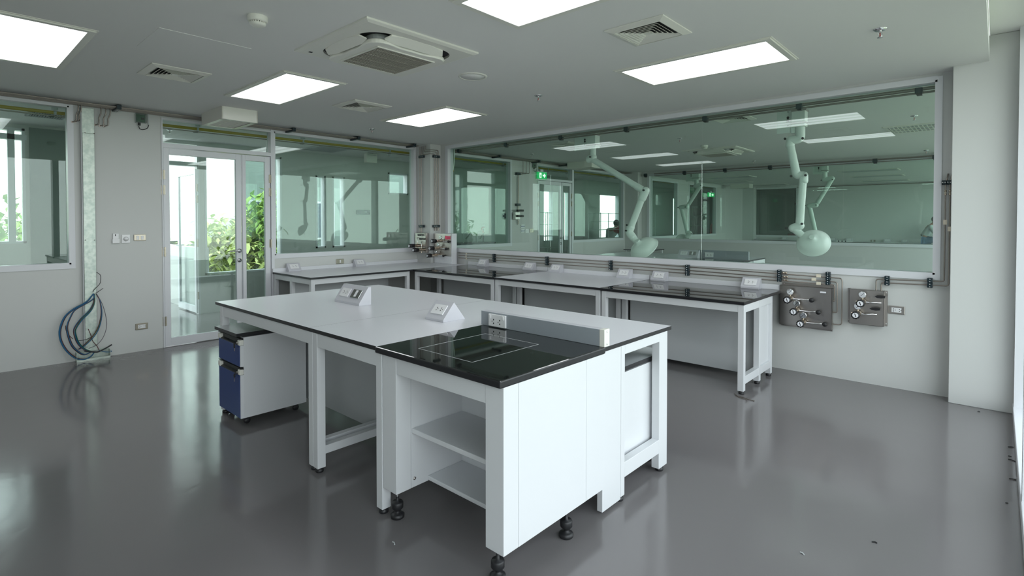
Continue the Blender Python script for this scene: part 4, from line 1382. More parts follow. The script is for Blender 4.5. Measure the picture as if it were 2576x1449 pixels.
def gauge(parent, c, r=0.030, n=(0, -1, 0)):
    g = MB().lathe([(r * 0.9, 0), (r, 0.002), (r, 0.022), (r * 0.88, 0.024)], c, n, 28, 0)
    g.lathe([(r * 0.88, 0.0235), (0.0005, 0.0236)], c, n, 28, 1)
    C_ = Vector(c)
    Xg = frame_matrix(C_ + Vector(n) * 0.0242, (1, 0, 0), n) @ Matrix.Rotation(-0.75, 4, 'Z')
    g.box(-0.0016, 0.0016, -r * 0.62, r * 0.62, 0, 0.001, 2, X=Xg)
    return part(g, 'pressure_gauge', ['chrome', 'plastic', 'dark'], parent)


def scalloped_knob(parent, c, r, depth, n=(0, -1, 0)):
    pts = []
    for k in range(72):
        a = 2 * PI * k / 72
        rr = r * (1 + 0.07 * math.cos(9 * a))
        pts.append((rr * math.cos(a), rr * math.sin(a)))
    Xk = frame_matrix(c, (1, 0, 0), n)
    kb = MB().prism(pts, 0, depth, 'z', 0, Xk, True)
    kb.lathe([(r * 0.70, depth + 0.0005), (0.0005, depth + 0.0010)], (0, 0, 0), (0, 0, 1), 24, 1, Xk)
    kb.box(-r * 0.1, r * 0.1, -r * 0.5, r * 0.5, depth + 0.001, depth + 0.0018, 2, X=Xk @ Matrix.Rotation(0.3, 4, 'Z'))
    return kb


def regulator(parent, face_y, body, gpx, kpx, vpx, tube_end='knob', s=1.0):
    """pressure regulator on a panel facing -y: brass body, gauge above, scalloped knob in front, tube to a valve"""
    kc = at(*kpx, y=face_y - 0.125 * s)
    bc = Vector((kc.x + 0.004, face_y - 0.05, kc.z + 0.004))
    bb = MB().cyl((bc.x, face_y - 0.012, bc.z), (bc.x, face_y - 0.075, bc.z), 0.028 * s, n=24)
    bb.cyl((bc.x, face_y - 0.075, bc.z), (bc.x, face_y - 0.098, bc.z), 0.024 * s, 0.020 * s, n=24)
    bb.cyl((bc.x - 0.05 * s, face_y - 0.045, bc.z), (bc.x - 0.02, face_y - 0.045, bc.z), 0.010, n=10)
    reg = part(bb, 'regulator', 'brass', parent)
    part(scalloped_knob(None, Vector((kc.x, face_y - 0.098, kc.z)), 0.033 * s, 0.034, (0, -1, 0)), 'regulator_knob', ['black', 'labelw', 'dark'], reg, label='black scalloped knob')
    gc = at(*gpx, y=face_y - 0.065)
    gauge(reg, Vector((gc.x, face_y - 0.042, gc.z)), 0.030 * s)
    part(MB().tube([(bc.x, face_y - 0.045, bc.z + 0.02), (gc.x, face_y - 0.042, gc.z - 0.025 * s)], 0.007, 10), 'gauge_stem', 'brass', reg)
    vc = at(*vpx, y=face_y - 0.05)
    tb = MB().tube(round_path([(bc.x + 0.02, face_y - 0.045, bc.z), (bc.x + 0.07, face_y - 0.045, bc.z + 0.002), (vc.x - 0.03, face_y - 0.03, vc.z + 0.002), (vc.x, face_y - 0.012, vc.z)], 0.03), 0.0062, 10)
    tb.cyl((bc.x + 0.026, face_y - 0.045, bc.z), (bc.x + 0.05, face_y - 0.045, bc.z + 0.001), 0.010, n=6)
    part(tb, 'outlet_tube', 'chrome', reg)
    if tube_end == 'knob':
        part(MB().lathe([(0.012, 0.0), (0.012, 0.012), (0.021, 0.018), (0.022, 0.034), (0.016, 0.042), (0.001, 0.044)], (vc.x, face_y - 0.002, vc.z), (0, -1, 0), 20), 'valve_knob', 'black', reg, label='black round valve knob')
    return reg


def steel_panel(t, x0, x1, z0, z1, fy, by, flange):
    mb = MB()
    mb.box(x0, x1, fy, fy + 0.002, z0, z1)
    mb.box(x0, x0 + 0.002, fy, by, z0, z1)
    mb.box(x1 - 0.002, x1, fy, by, z0, z1)
    mb.box(x0, x1, fy, by, z1 - 0.002, z1)
    mb.box(x0, x1, fy, by, z0, z0 + 0.002)
    if flange == 'z':
        mb.box(x0 + 0.005, x1, by - 0.002, by, z1, z1 + 0.022)
        mb.box(x0, x1 - 0.005, by - 0.002, by, z0 - 0.022, z0)
        ps = [(x0 + 0.02, z1 + 0.011), (x1 - 0.02, z1 + 0.011), (x0 + 0.02, z0 - 0.011), (x1 - 0.02, z0 - 0.011)]
    elif flange == 'x':
        mb.box(x1, x1 + 0.022, by - 0.002, by, z0, z1)
        mb.box(x0 - 0.022, x0, by - 0.002, by, z0, z1)
        ps = [(x1 + 0.011, z1 - 0.02), (x1 + 0.011, z0 + 0.02), (x0 - 0.011, z1 - 0.02), (x0 - 0.011, z0 + 0.02)]
    else:
        ps = []
    pl = part(mb, 'steel_cover', 'steel', t)
    for a, b in ps:
        part(MB().lathe([(0.005, 0), (0.005, 0.002), (0.001, 0.0035)], (a, by - 0.002, b), (0, -1, 0), 10), 'screw', 'chrome', pl)
    return pl


fy, by = YB - 0.07, YB - 0.001
t = thing('gas_manifold', 'large steel gas panel with three regulators on the back wall, right of the bench', 'gas panel', (-1.375, by, 0.46), 'steel gas outlet panels')
steel_panel(t, -1.604, -1.147, 0.462, 0.856, fy, by, 'z')
for g, k, v in (((1987, 734.5), (1980, 754.5), (2040, 756)), ((2003.5, 763.5), (1996, 784.5), (2057, 786.5)), ((2020, 793.5), (2013, 815), (2073.5, 817))):
    regulator(t, fy, None, g, k, v)
a, b = at(2063, 733, y=fy), at(2078, 738, y=fy)
part(MB().box(a.x, b.x, fy - 0.0012, fy, b.z, a.z), 'label_plate', 'labelw', t)
t = thing('gas_manifold', 'small steel gas panel with two regulators and two black levers near the right pillar', 'gas panel', (-0.87, by, 0.545), 'steel gas outlet panels')
steel_panel(t, -1.006, -0.742, 0.548, 0.868, fy, by, 'x')
for g, k, v in (((2169, 741.5), (2164, 763.5), (2214, 763.5)), ((2157.5, 771), (2152, 793), (2203, 792.5))):
    regulator(t, fy, None, g, k, v, 'tube')
for p in ((2217, 746.5), (2204, 777)):
    v = at(*p, y=fy - 0.035)
    lb = MB().cyl((v.x + 0.02, fy - 0.002, v.z), (v.x + 0.02, fy - 0.04, v.z), 0.008, n=12)
    lb.prism([(-0.048, 0), (-0.03, -0.012), (0.0, -0.014), (0.03, -0.009), (0.03, 0.009), (0.0, 0.012), (-0.03, 0.010)], fy - 0.052, fy - 0.038, 'y', 0, Matrix.Translation((v.x, 0, v.z)))
    part(lb, 'lever', 'black', t, label='black valve lever')

# panel on the pillar front
fy, by = 5.535, yf - 0.001
t = thing('gas_manifold', 'small steel gas panel on the front of the corner pillar above the left bench', 'gas panel', (-7.08, by, 0.97), 'steel gas outlet panels')
steel_panel(t, -7.215, -6.935, 0.970, 1.290, fy, by, '')
for (p, q) in ((1056, 617.5), (1066.5, 628)):
    v = at(p, q, y=fy)
    bb = MB().cyl((v.x, fy, v.z), (v.x, fy - 0.12, v.z), 0.026, n=20)
    bb.cyl((v.x, fy - 0.05, v.z - 0.05), (v.x, fy - 0.05, v.z + 0.05), 0.009, n=10)
    rg = part(bb, 'regulator', 'brass', t)
    part(scalloped_knob(None, Vector((v.x, fy - 0.12, v.z)), 0.030, 0.10), 'regulator_knob', ['black', 'labelw', 'dark'], rg, label='black scalloped knob')
    part(MB().tube(round_path([(v.x, fy - 0.05, v.z + 0.05), (v.x, fy - 0.05, v.z + 0.10), (v.x - 0.03, fy - 0.03, v.z + 0.13), (v.x - 0.03, fy, v.z + 0.13)], 0.02), 0.005, 8), 'outlet_tube', 'chrome', rg)
for (p, q) in ((1055.5, 591), (1059.5, 601)):
    v = at(p, q, y=fy - 0.03)
    lb = MB().cyl((v.x, fy, v.z), (v.x, fy - 0.03, v.z), 0.008, n=10)
    lb.prism([(-0.05, 0), (-0.02, -0.014), (0.03, -0.012), (0.06, 0), (0.03, 0.012), (-0.02, 0.014)], fy - 0.044, fy - 0.03, 'y', 0, Matrix.Translation((v.x, 0, v.z)))
    part(lb, 'lever', 'black', t, label='black valve lever')

# panel standing on the bench corner in front of the big window
fy, by = 5.650, 5.760
t = thing('gas_manifold', 'steel gas panel with a pink note on a white stand in the bench corner', 'gas panel', (-6.64, by, ZB), 'steel gas outlet panels')
part(MB().box(-6.862, -6.425, 5.655, by, ZB + 0.001, 1.29), 'white_stand', 'frame', t, bv=0.003)
part(MB().box(-6.866, -6.44, fy, 5.6545, 0.925, 1.287), 'steel_cover', 'steel', t, bv=0.001)
for (p, q), (g0, g1), (v0, v1) in (((1106, 606), (1110, 597), (1129, 608)), ((1100.5, 624), (1104, 615), (1122.5, 626)), ((1094, 642), (1098, 633), (1116, 643.5))):
    v = at(p, q, y=fy - 0.05)
    bb = MB().cyl((v.x, fy, v.z), (v.x, fy - 0.13, v.z), 0.024, n=18)
    rg = part(bb, 'regulator', 'brass', t)
    part(scalloped_knob(None, Vector((v.x, fy - 0.13, v.z)), 0.030, 0.085), 'regulator_knob', ['black', 'labelw', 'dark'], rg, label='black scalloped knob')
    g = at(g0, g1, y=fy - 0.05)
    gauge(rg, Vector((g.x, fy - 0.05, g.z)), 0.026)
    part(MB().tube([(v.x, fy - 0.04, v.z), (g.x, fy - 0.04, g.z)], 0.007, 8), 'gauge_stem', 'brass', rg)
    w_ = at(v0, v1, y=fy - 0.02)
    part(MB().tube([(v.x + 0.02, fy - 0.03, v.z), (w_.x, fy - 0.02, w_.z)], 0.006, 8), 'outlet_tube', 'chrome', rg)
    part(MB().lathe([(0.010, 0), (0.010, 0.015), (0.019, 0.02), (0.019, 0.036), (0.001, 0.042)], (w_.x, fy, w_.z), (0, -1, 0), 16), 'valve_knob', 'black', rg, label='black round valve knob')
a, b = at(1122.5, 592.5, y=fy - 0.004), at(1133, 602, y=fy - 0.004)
mb = MB().add([(a.x, fy - 0.028, a.z), (a.x, fy - 0.028, b.z), (a.x + 0.03, fy - 0.004, b.z - 0.004), (a.x + 0.03, fy - 0.004, a.z - 0.008), (b.x, fy - 0.003, b.z), (b.x, fy - 0.003, a.z - 0.006)], [(0, 1, 2, 3), (3, 2, 4, 5)])
part(mb, 'paper_note', 'pink', t, label='pink folded paper note')
a, b = at(1128, 588, y=fy), at(1133.5, 591.5, y=fy)
part(MB().box(a.x, b.x, fy - 0.001, fy, b.z, a.z), 'label_plate', 'labelw', t)

# ---- three gas pipes along the back wall
yp = YB - 0.030
for k, (z, xe, ze) in enumerate(((0.986, -1.071, 0.516), (0.948, -1.110, 0.630), (0.909, -1.150, 0.735))):
    z0 = z - 0.010
    pts = round_path([(-6.42, yp, z0), (-3.2, yp, z - 0.003), (xe, yp, z - 0.030), (xe, yp, ze), (-1.146, yp, ze)], 0.028)
    if k == 2:
        pts = round_path([(-6.42, yp, z0), (-3.2, yp, z - 0.003), (xe + 0.018, yp, z - 0.020), (xe + 0.018, yp, ze + 0.004), (-1.146, yp, ze)], 0.02)
    mb = MB().tube(pts, 0.0055, 8)
    solo(mb, 'gas_pipe', 'pipe', ['top gas pipe of the three along the back wall under the big window', 'middle gas pipe of the three running along the back wall under the big window', 'bottom gas pipe of the three running along the back wall under the big window'][k], 'pipe', 'three gas pipes under the big window')


def vert_clamp(x, zc, n, label, group):
    h = 0.0195 * n + 0.008
    t = thing('pipe_clamp', label, 'pipe clamp', (x, yp, zc - h / 2), group)
    mb = MB()
    for k in range(n // 2):
        z0 = zc - h / 2 + h * k / (n // 2)
        mb.box(x - 0.019, x + 0.019, yp - 0.022, YB - 0.001, z0 + 0.001, z0 + h / (n // 2) - 0.001)
    part(mb, 'clamp_block', 'clamp', t, bv=0.005)
    for k in range(n):
        part(MB().lathe([(0.005, 0), (0.005, 0.0015), (0.001, 0.0025)], (x, yp - 0.022, zc - h / 2 + h * (k + 0.5) / n), (0, -1, 0), 8), 'bolt', 'chrome', t)
    return t


for (p, q), lab in (((1240, 649), 'clamp on the three wall pipes nearest the corner gas panel'), ((1373.5, 656.5), 'clamp on the three wall pipes, second from the corner'), ((1534, 667.5), 'clamp on the three wall pipes behind the white wall bench'),
                    ((1727.5, 680), 'clamp on the three wall pipes behind the black bench at the window end'), ((1959.5, 694), 'clamp on the three wall pipes above the left edge of the large gas panel'), ((2082, 700.5), 'clamp on the three wall pipes above the right edge of the large gas panel')):
    v = at(p, q, y=yp - 0.02)
    vert_clamp(v.x, v.z, 6, lab, 'teal black clamps on the three wall pipes')
for (p, q), lab in (((2231, 706.5), 'clamp on the two wall pipes above the small gas panel'), ((2339, 712), 'clamp on the two wall pipes left of the right pillar')):
    v = at(p, q, y=yp - 0.02)
    vert_clamp(v.x, v.z, 4, lab, 'clamps on the two pipes by the right pillar')
for k, (p, q, r_) in enumerate(((1974, 686.5, 0), (1976, 696, 0), (1976, 704.5, 0))):
    v = at(p, q, y=yp)
    mb = MB()
    for d in (-0.014, 0.014):
        mb.lathe([(0.007, -0.008), (0.0095, -0.006), (0.0095, 0.006), (0.007, 0.008)], (v.x + d, yp, v.z), (1, 0, 0), 6)
    mb.cyl((v.x - 0.02, yp, v.z), (v.x + 0.02, yp, v.z), 0.0062, n=8)
    solo(mb, 'pipe_union', 'brass', 'bright pipe union on the %s of the three wall pipes above the large gas panel' % ('top', 'middle', 'bottom')[k], 'pipe union', 'pipe unions')
for k, (p, q) in enumerate(((2059, 694), (2047, 702.5), (2059, 713))):
    v = at(p, q, y=yp - 0.01)
    solo(MB().box(v.x - 0.02, v.x + 0.02, yp - 0.0075, yp - 0.0065, v.z - 0.014, v.z + 0.014), 'pipe_tag', 'label', 'cream paper tag on the %s of the three wall pipes above the large gas panel' % ('top', 'middle', 'bottom')[k], 'tag', 'paper tags on pipes')
for k, (p, q) in enumerate(((1173, 638.5), (1172, 645), (1173, 651))):
    v = at(p, q, y=yp - 0.01)
    solo(MB().box(v.x - 0.016, v.x + 0.016, yp - 0.0075, yp - 0.0065, v.z - 0.012, v.z + 0.012), 'pipe_tag', 'label', 'cream paper tag on the %s of the three wall pipes beside the pink note panel' % ('top', 'middle', 'bottom')[k], 'tag', 'paper tags on pipes')

# two pipes from the small panel to the right pillar
for k, (pa, qa, xr) in enumerate(((2204, 702, -0.3265), (2217, 711, -0.2925 - 0.004))):
    a = at(pa, qa, y=yp)
    b = at(2376 if k == 0 else 2388, 708.5 if k == 0 else 719.5, y=yp)
    top = at(2380, 437, y=yp).z if k == 0 else at(2393, 430, y=yp).z
    pts = round_path([(a.x, yp, 0.868), (a.x, yp, a.z), (xr, yp, b.z), (xr, yp, top - 0.10), (xr + 0.012, yp + 0.002, top - 0.03), (xr + 0.014, YB - 0.002, top)], 0.022)
    solo(MB().tube(pts, 0.0055, 8), 'gas_pipe', 'pipe', ['inner of the two gas pipes turning up beside the right pillar', 'outer of the two gas pipes turning up beside the right pillar'][k], 'pipe', 'two gas pipes by the right pillar')
v = at(2384, 459, y=yp)
mb = MB()
t = thing('pipe_clamp', 'horizontal black clamp high on the two pipes beside the right pillar', 'pipe clamp', (v.x, yp, v.z), 'clamps on the two pipes by the right pillar')
part(MB().box(-0.352, -0.3195, yp - 0.022, YB - 0.001, v.z - 0.018, v.z + 0.018).box(-0.3185, -0.286, yp - 0.022, YB - 0.001, v.z - 0.018, v.z + 0.018), 'clamp_block', 'clamp', t, bv=0.004)
for xx in (-0.344, -0.328, -0.310, -0.294):
    part(MB().lathe([(0.005, 0), (0.005, 0.0015), (0.001, 0.0025)], (xx, yp - 0.022, v.z), (0, -1, 0), 8), 'bolt', 'chrome', t)
for k, xr in enumerate((-0.3265, -0.2965)):
    z = at(2382, 485, y=yp).z
    mb = MB()
    for d in (-0.014, 0.014):
        mb.lathe([(0.007, -0.008), (0.0095, -0.006), (0.0095, 0.006), (0.007, 0.008)], (xr, yp, z + d), (0, 0, 1), 6)
    solo(mb.cyl((xr, yp, z - 0.02), (xr, yp, z + 0.02), 0.0062, n=8), 'pipe_union', 'brass', 'pipe union on the %s vertical pipe beside the right pillar' % ('inner', 'outer')[k], 'pipe union', 'pipe unions')
    z = at(2383, 559, y=yp).z if k == 0 else at(2393, 576, y=yp).z
    solo(MB().box(xr - 0.012, xr + 0.014, yp - 0.0075, yp - 0.0065, z - 0.02, z + 0.02), 'pipe_tag', 'label', 'cream paper tag on the %s vertical pipe beside the right pillar' % ('inner', 'outer')[k], 'tag', 'paper tags on pipes')

# ---- scraps on the floor
for k, (pts, lab) in enumerate((([(1850, 992), (1856, 996), (1870, 1000), (1884, 1005), (1898, 1009)], 'longest dark wire scrap on the floor in front of the bench end leg'), ([(1848, 990), (1852, 995), (1866, 1002), (1880, 1006)], 'curled dark wire scrap on the floor in front of the bench end leg'))):
    P = [at(a, b, z=0.003) for a, b in pts]
    P = [Vector((p.x, p.y, 0.004)) for p in P]
    solo(MB().tube(smooth_path(P, 4), 0.003, 6), 'wire_scrap', 'pipe', lab, 'wire scrap', 'wire scraps by the bench leg')
for (p, q, l, lab) in ((2462, 1036, 0.015, 'small dark scrap on the floor at the foot of the right pillar'), (2540, 1149, 0.014, 'round dark scrap on the floor by the right kerb'), (2555, 1128, 0.03, 'dark straw of cable sheath by the right kerb, farther one'),
                      (2560, 1162, 0.035, 'dark straw of cable sheath by the right kerb, nearer one'), (2565, 1211, 0.03, 'bent dark scrap by the right kerb nearest the camera'), (2533, 1267, 0.01, 'dark crumb on the bright floor near the right edge'),
                      (2200, 1366, 0.02, 'small dark scrap on the open floor at the lower right'), (2018, 1394, 0.02, 'thin pale scrap on the floor below the island end'), (990, 1368, 0.025, 'thin pale scrap on the floor left of the balance table')):
    v = at(p, q, z=0)
    x = min(v.x, XR - 0.02)
    a = random.uniform(-0.5, 0.5)
    mb = MB().tube([(x - l / 2 * math.cos(a), v.y - l / 2 * math.sin(a), 0.003), (x, v.y + 0.004, 0.004), (x + l / 2 * math.cos(a), v.y + l / 2 * math.sin(a), 0.003)], 0.0028, 6)
    solo(mb, 'floor_scrap', 'black' if 'dark' in lab else 'panelgrey', lab, 'scrap', 'scraps on the floor')
# ================================================================== the next labs behind the big glass wall, and the corridor
DB = bpy.data.objects


def tri(v):
    return (v[0], v[1], v[2])


# ---- pipes and clamps along the top of the big glass wall, on its far side
yr = YB + WT + 0.06
for k, (dz, r) in enumerate(((0.0, 0.016), (-0.033, 0.010))):
    solo(MB().cyl((-6.70, yr, 2.668 + dz), (-0.405, yr, 2.668 + dz), r, n=10), 'ceiling_pipe', 'pipe', ['thicker pipe along the far side top of the big glass wall', 'thinner pipe along the far side top of the big glass wall'][k], 'pipe', 'pipes along the top of the big glass wall')


def rail_clamp(x, y, z, s, label, group):
    t = thing('pipe_clamp', label, 'pipe clamp', (x, y, z - s), group)
    part(MB().box(x - s, x + s, y - 0.03, y + 0.03, z - s, z + s * 0.9), 'clamp_block', 'clamp', t, bv=0.005)
    part(MB().box(x - s * 0.6, x + s * 0.9, y - 0.025, y + 0.03, z - s * 1.5, z - s), 'clamp_foot', 'black', t, bv=0.004)
    return t


for (p, q), lab in (((1152, 380), 'black pipe clamp at the top left corner of the big glass wall'), ((1270, 356), 'black pipe clamp on the glass wall top, second from the left'), ((1408, 339), 'black pipe clamp on the glass wall top left of the near fume arm'),
                    ((1573, 317), 'black pipe clamp on the glass wall top right of the left fume arm box'), ((1772, 293), 'black pipe clamp on the glass wall top beside the tall pane joint'), ((2009, 264), 'black pipe clamp on the glass wall top above the right fume arm box'), ((2311, 226), 'black pipe clamp at the right end of the glass wall top')):
    v = at(p, q, y=yr - 0.03)
    rail_clamp(v.x, yr, 2.655, 0.028, lab, 'black clamps along the big glass wall top')
y2r = Y2 - 0.08
solo(MB().cyl((-6.5, y2r, 2.69), (0.0, y2r, 2.69), 0.016, n=8), 'ceiling_pipe', 'pipe', 'pipe along the top of the second glass wall, nearer the ceiling', 'pipe', 'pipes along the second glass wall')
solo(MB().cyl((-6.5, y2r, 2.645), (0.0, y2r, 2.645), 0.008, n=8), 'ceiling_pipe', 'pipe', 'thin pipe along the top of the second glass wall, lower one', 'pipe', 'pipes along the second glass wall')
for p, lab in ((1624, 'black clamp at the left end of the second glass wall top'), (1722, 'black clamp on the second glass wall top by the small fume arm'), (1824, 'black clamp on the second glass wall top over the dark far window'), (1937, 'black clamp on the second glass wall top left of the near fume arm tube'),
               (2201, 'black clamp on the second glass wall top right of the small fume arm'), (2352, 'black clamp on the second glass wall top at its right end')):
    rail_clamp(at(p, 430, y=y2r).x, y2r, 2.675, 0.04, lab, 'black clamps along the second glass wall top')
for k, p in enumerate((1131.5, 1137)):
    v = at(p, 500, y=YB + WT + 0.07)
    t = thing('conduit', ['pale yellow banded conduit behind the glass wall left edge, outer', 'pale vertical conduit with yellow bands behind the left edge of the big glass wall, inner'][k], 'conduit', (v.x, v.y, 0), 'conduits behind the big glass wall edge')
    part(MB().tube(round_path([(v.x, v.y, 0.0), (v.x, v.y, 2.25), (v.x + 0.05, v.y, 2.45), (v.x + 0.05, v.y, ZC)], 0.1), 0.013, 10), 'tube', 'galv', t)
    for z in (1.42, 2.33):
        part(MB().cyl((v.x + (0.03 if z > 2 else 0), v.y, z - 0.008), (v.x + (0.03 if z > 2 else 0), v.y, z + 0.008), 0.0155, n=12), 'band', 'yellow', t)
# ceiling pipe bundle of the next lab
for k in range(5):
    x = XL + 0.035 + 0.043 * k
    solo(MB().cyl((x, YB + WT + 0.03, 2.725), (x, Y2 - 0.26, 2.725), 0.0066, n=6), 'gas_pipe', 'pipe', 'thin steel gas pipe in the bundle under the next lab ceiling along its left wall', 'pipe', 'pipes under the next lab ceiling')
for p, q, lab in ((1246, 395, 'black ceiling clamp in the next lab over its first left window'), (1341, 408, 'black ceiling clamp in the next lab beside its sensor box'), (1404, 417, 'black ceiling clamp in the next lab above its door'),
                  (1504, 435, 'black ceiling clamp in the next lab behind the near fume arm'), (1563, 442, 'black ceiling clamp in the next lab near its far corner')):
    dup(DB['pipe_clamp'], (DB['pipe_clamp'].location.x, at(p, q, z=2.72).y, ZC), lab)
s2 = dup(DB['sensor_box'], (XL + 0.03, at(1342, 420, x=XL).y, 2.61), 'small clear sensor box on the left wall of the next lab')
for k, p in enumerate((1316, 1324, 1332)):
    y = at(p, 415, x=XL + 0.05).y
    yv = at(1303.5 + k * 1.2, 500, x=XL + 0.03).y
    z1 = 2.45 + 0.012 * k
    solo(MB().tube(round_path([(XL + 0.05, y, 2.72), (XL + 0.05, y, z1), (XL + 0.03, yv, z1 - 0.02), (XL + 0.03, yv, 1.42)] if k < 2 else [(XL + 0.05, y, 2.72), (XL + 0.05, y, z1), (XL + 0.05, y - 0.35, z1)], 0.03), 0.0065, 7), 'gas_pipe', 'pipe',
         ['first bent gas pipe on the left wall of the next lab', 'second bent gas pipe on the left wall of the next lab', 'third bent gas pipe on the left wall of the next lab, ending short'][k], 'pipe', 'bent gas pipes in the next lab')
for q, lab in ((437, 'upper black clamp on the bent pipes of the next lab'), (515, 'lower black clamp on the bent pipes of the next lab')):
    v = at(1304, q, x=XL + 0.04)
    pipe_clamp_block(XL + 0.03, v.y, v.z, 0.045, 0.12, 0.05, lab, 'clamps on the bent pipes of the next lab')
v0, v1 = at(1297, 534, x=XL + 0.1), at(1308, 552, x=XL + 0.1)
t = thing('gas_manifold', 'small gas panel with two black levers on the left wall of the next lab', 'gas panel', (XL + 0.05, (v0.y + v1.y) / 2, v1.z), 'steel gas outlet panels')
part(MB().box(XL + 0.001, XL + 0.1, v0.y, v1.y, v1.z, v0.z), 'steel_cover', 'steel', t, bv=0.002)
for dz in (0.05, 0.16):
    part(MB().box(XL + 0.1, XL + 0.16, v0.y + 0.02, v1.y + 0.06, v1.z + dz, v1.z + dz + 0.04), 'lever', 'black', t, bv=0.008, label='black valve lever')
for q, lab in ((569, 'upper'), (581, 'lower')):
    a, b = at(1310, q - 4, x=XL), at(1319, q + 4, x=XL)
    t = thing('wall_plate', '%s white data plate marked with blue tape on the left wall of the next lab' % lab, 'data plate', (XL, (a.y + b.y) / 2, b.z), 'taped data plates in the next lab')
    part(MB().box(XL + 0.001, XL + 0.012, a.y, b.y, b.z, a.z), 'plate', 'plastic', t, bv=0.003)
    mb = MB().box(XL + 0.012, XL + 0.0135, a.y, b.y, (a.z + b.z) / 2 - 0.006, (a.z + b.z) / 2 + 0.006)
    part(mb, 'tape', 'blue', t, label='blue tape')
for p, q, m_, lab in ((1325, 581, 'plastic', 'white rotary switch on the left wall of the next lab'), (1337, 580, 'bronze', 'metal switch plate on the left wall of the next lab beside its door')):
    a, b = at(p - 4.5, q - 5, x=XL), at(p + 4.5, q + 5, x=XL)
    t = thing('light_switch', lab, 'light switch', (XL, a.y, b.z))
    part(MB().box(XL + 0.001, XL + 0.012, a.y, b.y, b.z, a.z), 'plate', m_, t, bv=0.003)
    part(MB().box(XL + 0.012, XL + 0.016, a.y * 0.6 + b.y * 0.4, a.y * 0.4 + b.y * 0.6, b.z + 0.03, a.z - 0.03), 'rocker', 'plastic', t)


def exit_sign(p0, q0, p1, q1, label, x=XL + 0.06):
    a, b = at(p0, q0, x=x), at(p1, q1, x=x)
    y0, y1, z0, z1 = a.y, b.y, min(a.z, b.z), max(a.z, b.z)
    W, H = y1 - y0, z1 - z0
    t = thing('exit_sign', label, 'exit sign', (x, (y0 + y1) / 2, z0), 'green exit signs')
    part(MB().box(x - 0.03, x, y0, y1, z0, z1), 'sign_box', 'green', t)
    part(MB().box(x - 0.032, x + 0.004, y0 - 0.006, y1 + 0.006, z1, z1 + 0.012), 'sign_frame', 'frame', t)
    part(MB().box(x - 0.02, x - 0.01, (y0 + y1) / 2 - 0.05, (y0 + y1) / 2 + 0.05, z1 + 0.012, min(z1 + 0.06, ZC)), 'hanger', 'frame', t)
    X = Matrix((Vector((0, 1, 0)), Vector((0, 0, 1)), Vector((1, 0, 0)))).transposed().to_4x4()
    X.translation = Vector((x + 0.001, y0, z0))
    s = H
    d = MB()
    # doorway with running figure
    d.box(0.18 * W, 0.40 * W, 0.12 * s, 0.88 * s, 0, 0.001, 0, X=X)
    c = 0.29 * W
    for (u0, v0, u1, v1, w_) in ((0, 0.58, 0.03, 0.38, 0.05), (0.02, 0.38, -0.05, 0.22, 0.035), (0.03, 0.38, 0.08, 0.24, 0.035), (0.0, 0.55, 0.08, 0.50, 0.03), (0.0, 0.55, -0.07, 0.46, 0.03)):
        d.tube([(c + u0 * s * 1.3, v0 * s, 0.0015), (c + u1 * s * 1.3, v1 * s, 0.0015)], w_ * s, 6, 1, X)
    d.lathe([(0.055 * s, 0.0), (0.055 * s, 0.002), (0.0005, 0.0022)], (c + 0.02 * s, 0.70 * s, 0.001), (0, 0, 1), 12, 1, X)
    part(d, 'pictogram', ['signwhite', 'green'], t)
    ar = MB().prism([(0.54 * W, 0.38 * s), (0.70 * W, 0.38 * s), (0.68 * W, 0.18 * s), (0.73 * W, 0.18 * s), (0.88 * W, 0.5 * s), (0.73 * W, 0.82 * s), (0.68 * W, 0.82 * s), (0.70 * W, 0.62 * s), (0.54 * W, 0.62 * s)], 0, 0.001, 'z', 0, X)
    part(ar, 'arrow', 'signwhite', t)
    return t


exit_sign(1353, 432, 1375.5, 451, 'green running man exit sign with arrow above the door of the next lab')
exit_sign(1782, 484, 1797, 496, 'small green exit sign at the glass of the farthest lab, right of the ladder')

# ---- furniture of the next lab
t = thing('island_table', 'white and black topped island in the next lab seen above the big window sill', 'lab table', (-4.3, 9.0, 0))
z = 0.86
zt = z - 0.022
part(MB().box(-5.6, -3.82, 8.20, 9.72, zt, z, 1, 0), 'tabletop', ['lam', 'edge'], t)
part(MB().box(-3.815, -2.945, 8.20, 8.94, zt - 0.006, z + 0.003, 1, 0), 'tabletop', ['blacktop', 'edge'], t, label='polished black tabletop')
part(MB().box(-3.815, -2.945, 8.945, 9.72, zt, z, 1, 0), 'tabletop', ['lam', 'edge'], t)
part(MB().box(-2.975, -2.95, 8.22, 9.10, 0.15, zt - 0.006), 'side_panel', 'white', t)
for (x, y) in ((-5.57, 8.22), (-3.86, 8.22), (-2.998, 9.13), (-2.998, 9.66), (-5.57, 9.66)):
    leg(t, x, x + 0.05, y, y + 0.05, zt)
bar(t, 'side_rail', -2.996, -2.95, 9.18, 9.66, zt - 0.06, zt)
bar(t, 'stretcher', -2.996, -2.95, 9.18, 9.66, 0.12, 0.2)
bar(t, 'apron', -5.52, -3.86, 8.222, 8.268, zt - 0.075, zt)
t = thing('socket_upstand', 'grey upstand with a twin socket on the island of the next lab', 'upstand', (-3.38, 8.96, z))
part(MB().box(-3.80, -2.965, 8.945, 8.985, z + 0.003, z + 0.135), 'panel', 'splash', t)
xs = at(1784, 645, y=8.94).x
so = part(MB().box(xs - 0.07, xs + 0.07, 8.930, 8.9445, z + 0.02, z + 0.10), 'socket_plate', 'plastic', t)
hb = MB()
holes(hb, frame_matrix((xs, 8.9296, z + 0.055), (1, 0, 0), (0, -1, 0)), 0, 1.2)
part(hb, 'socket_holes', 'dark', so)
bx = at(1732, 645, y=8.85).x
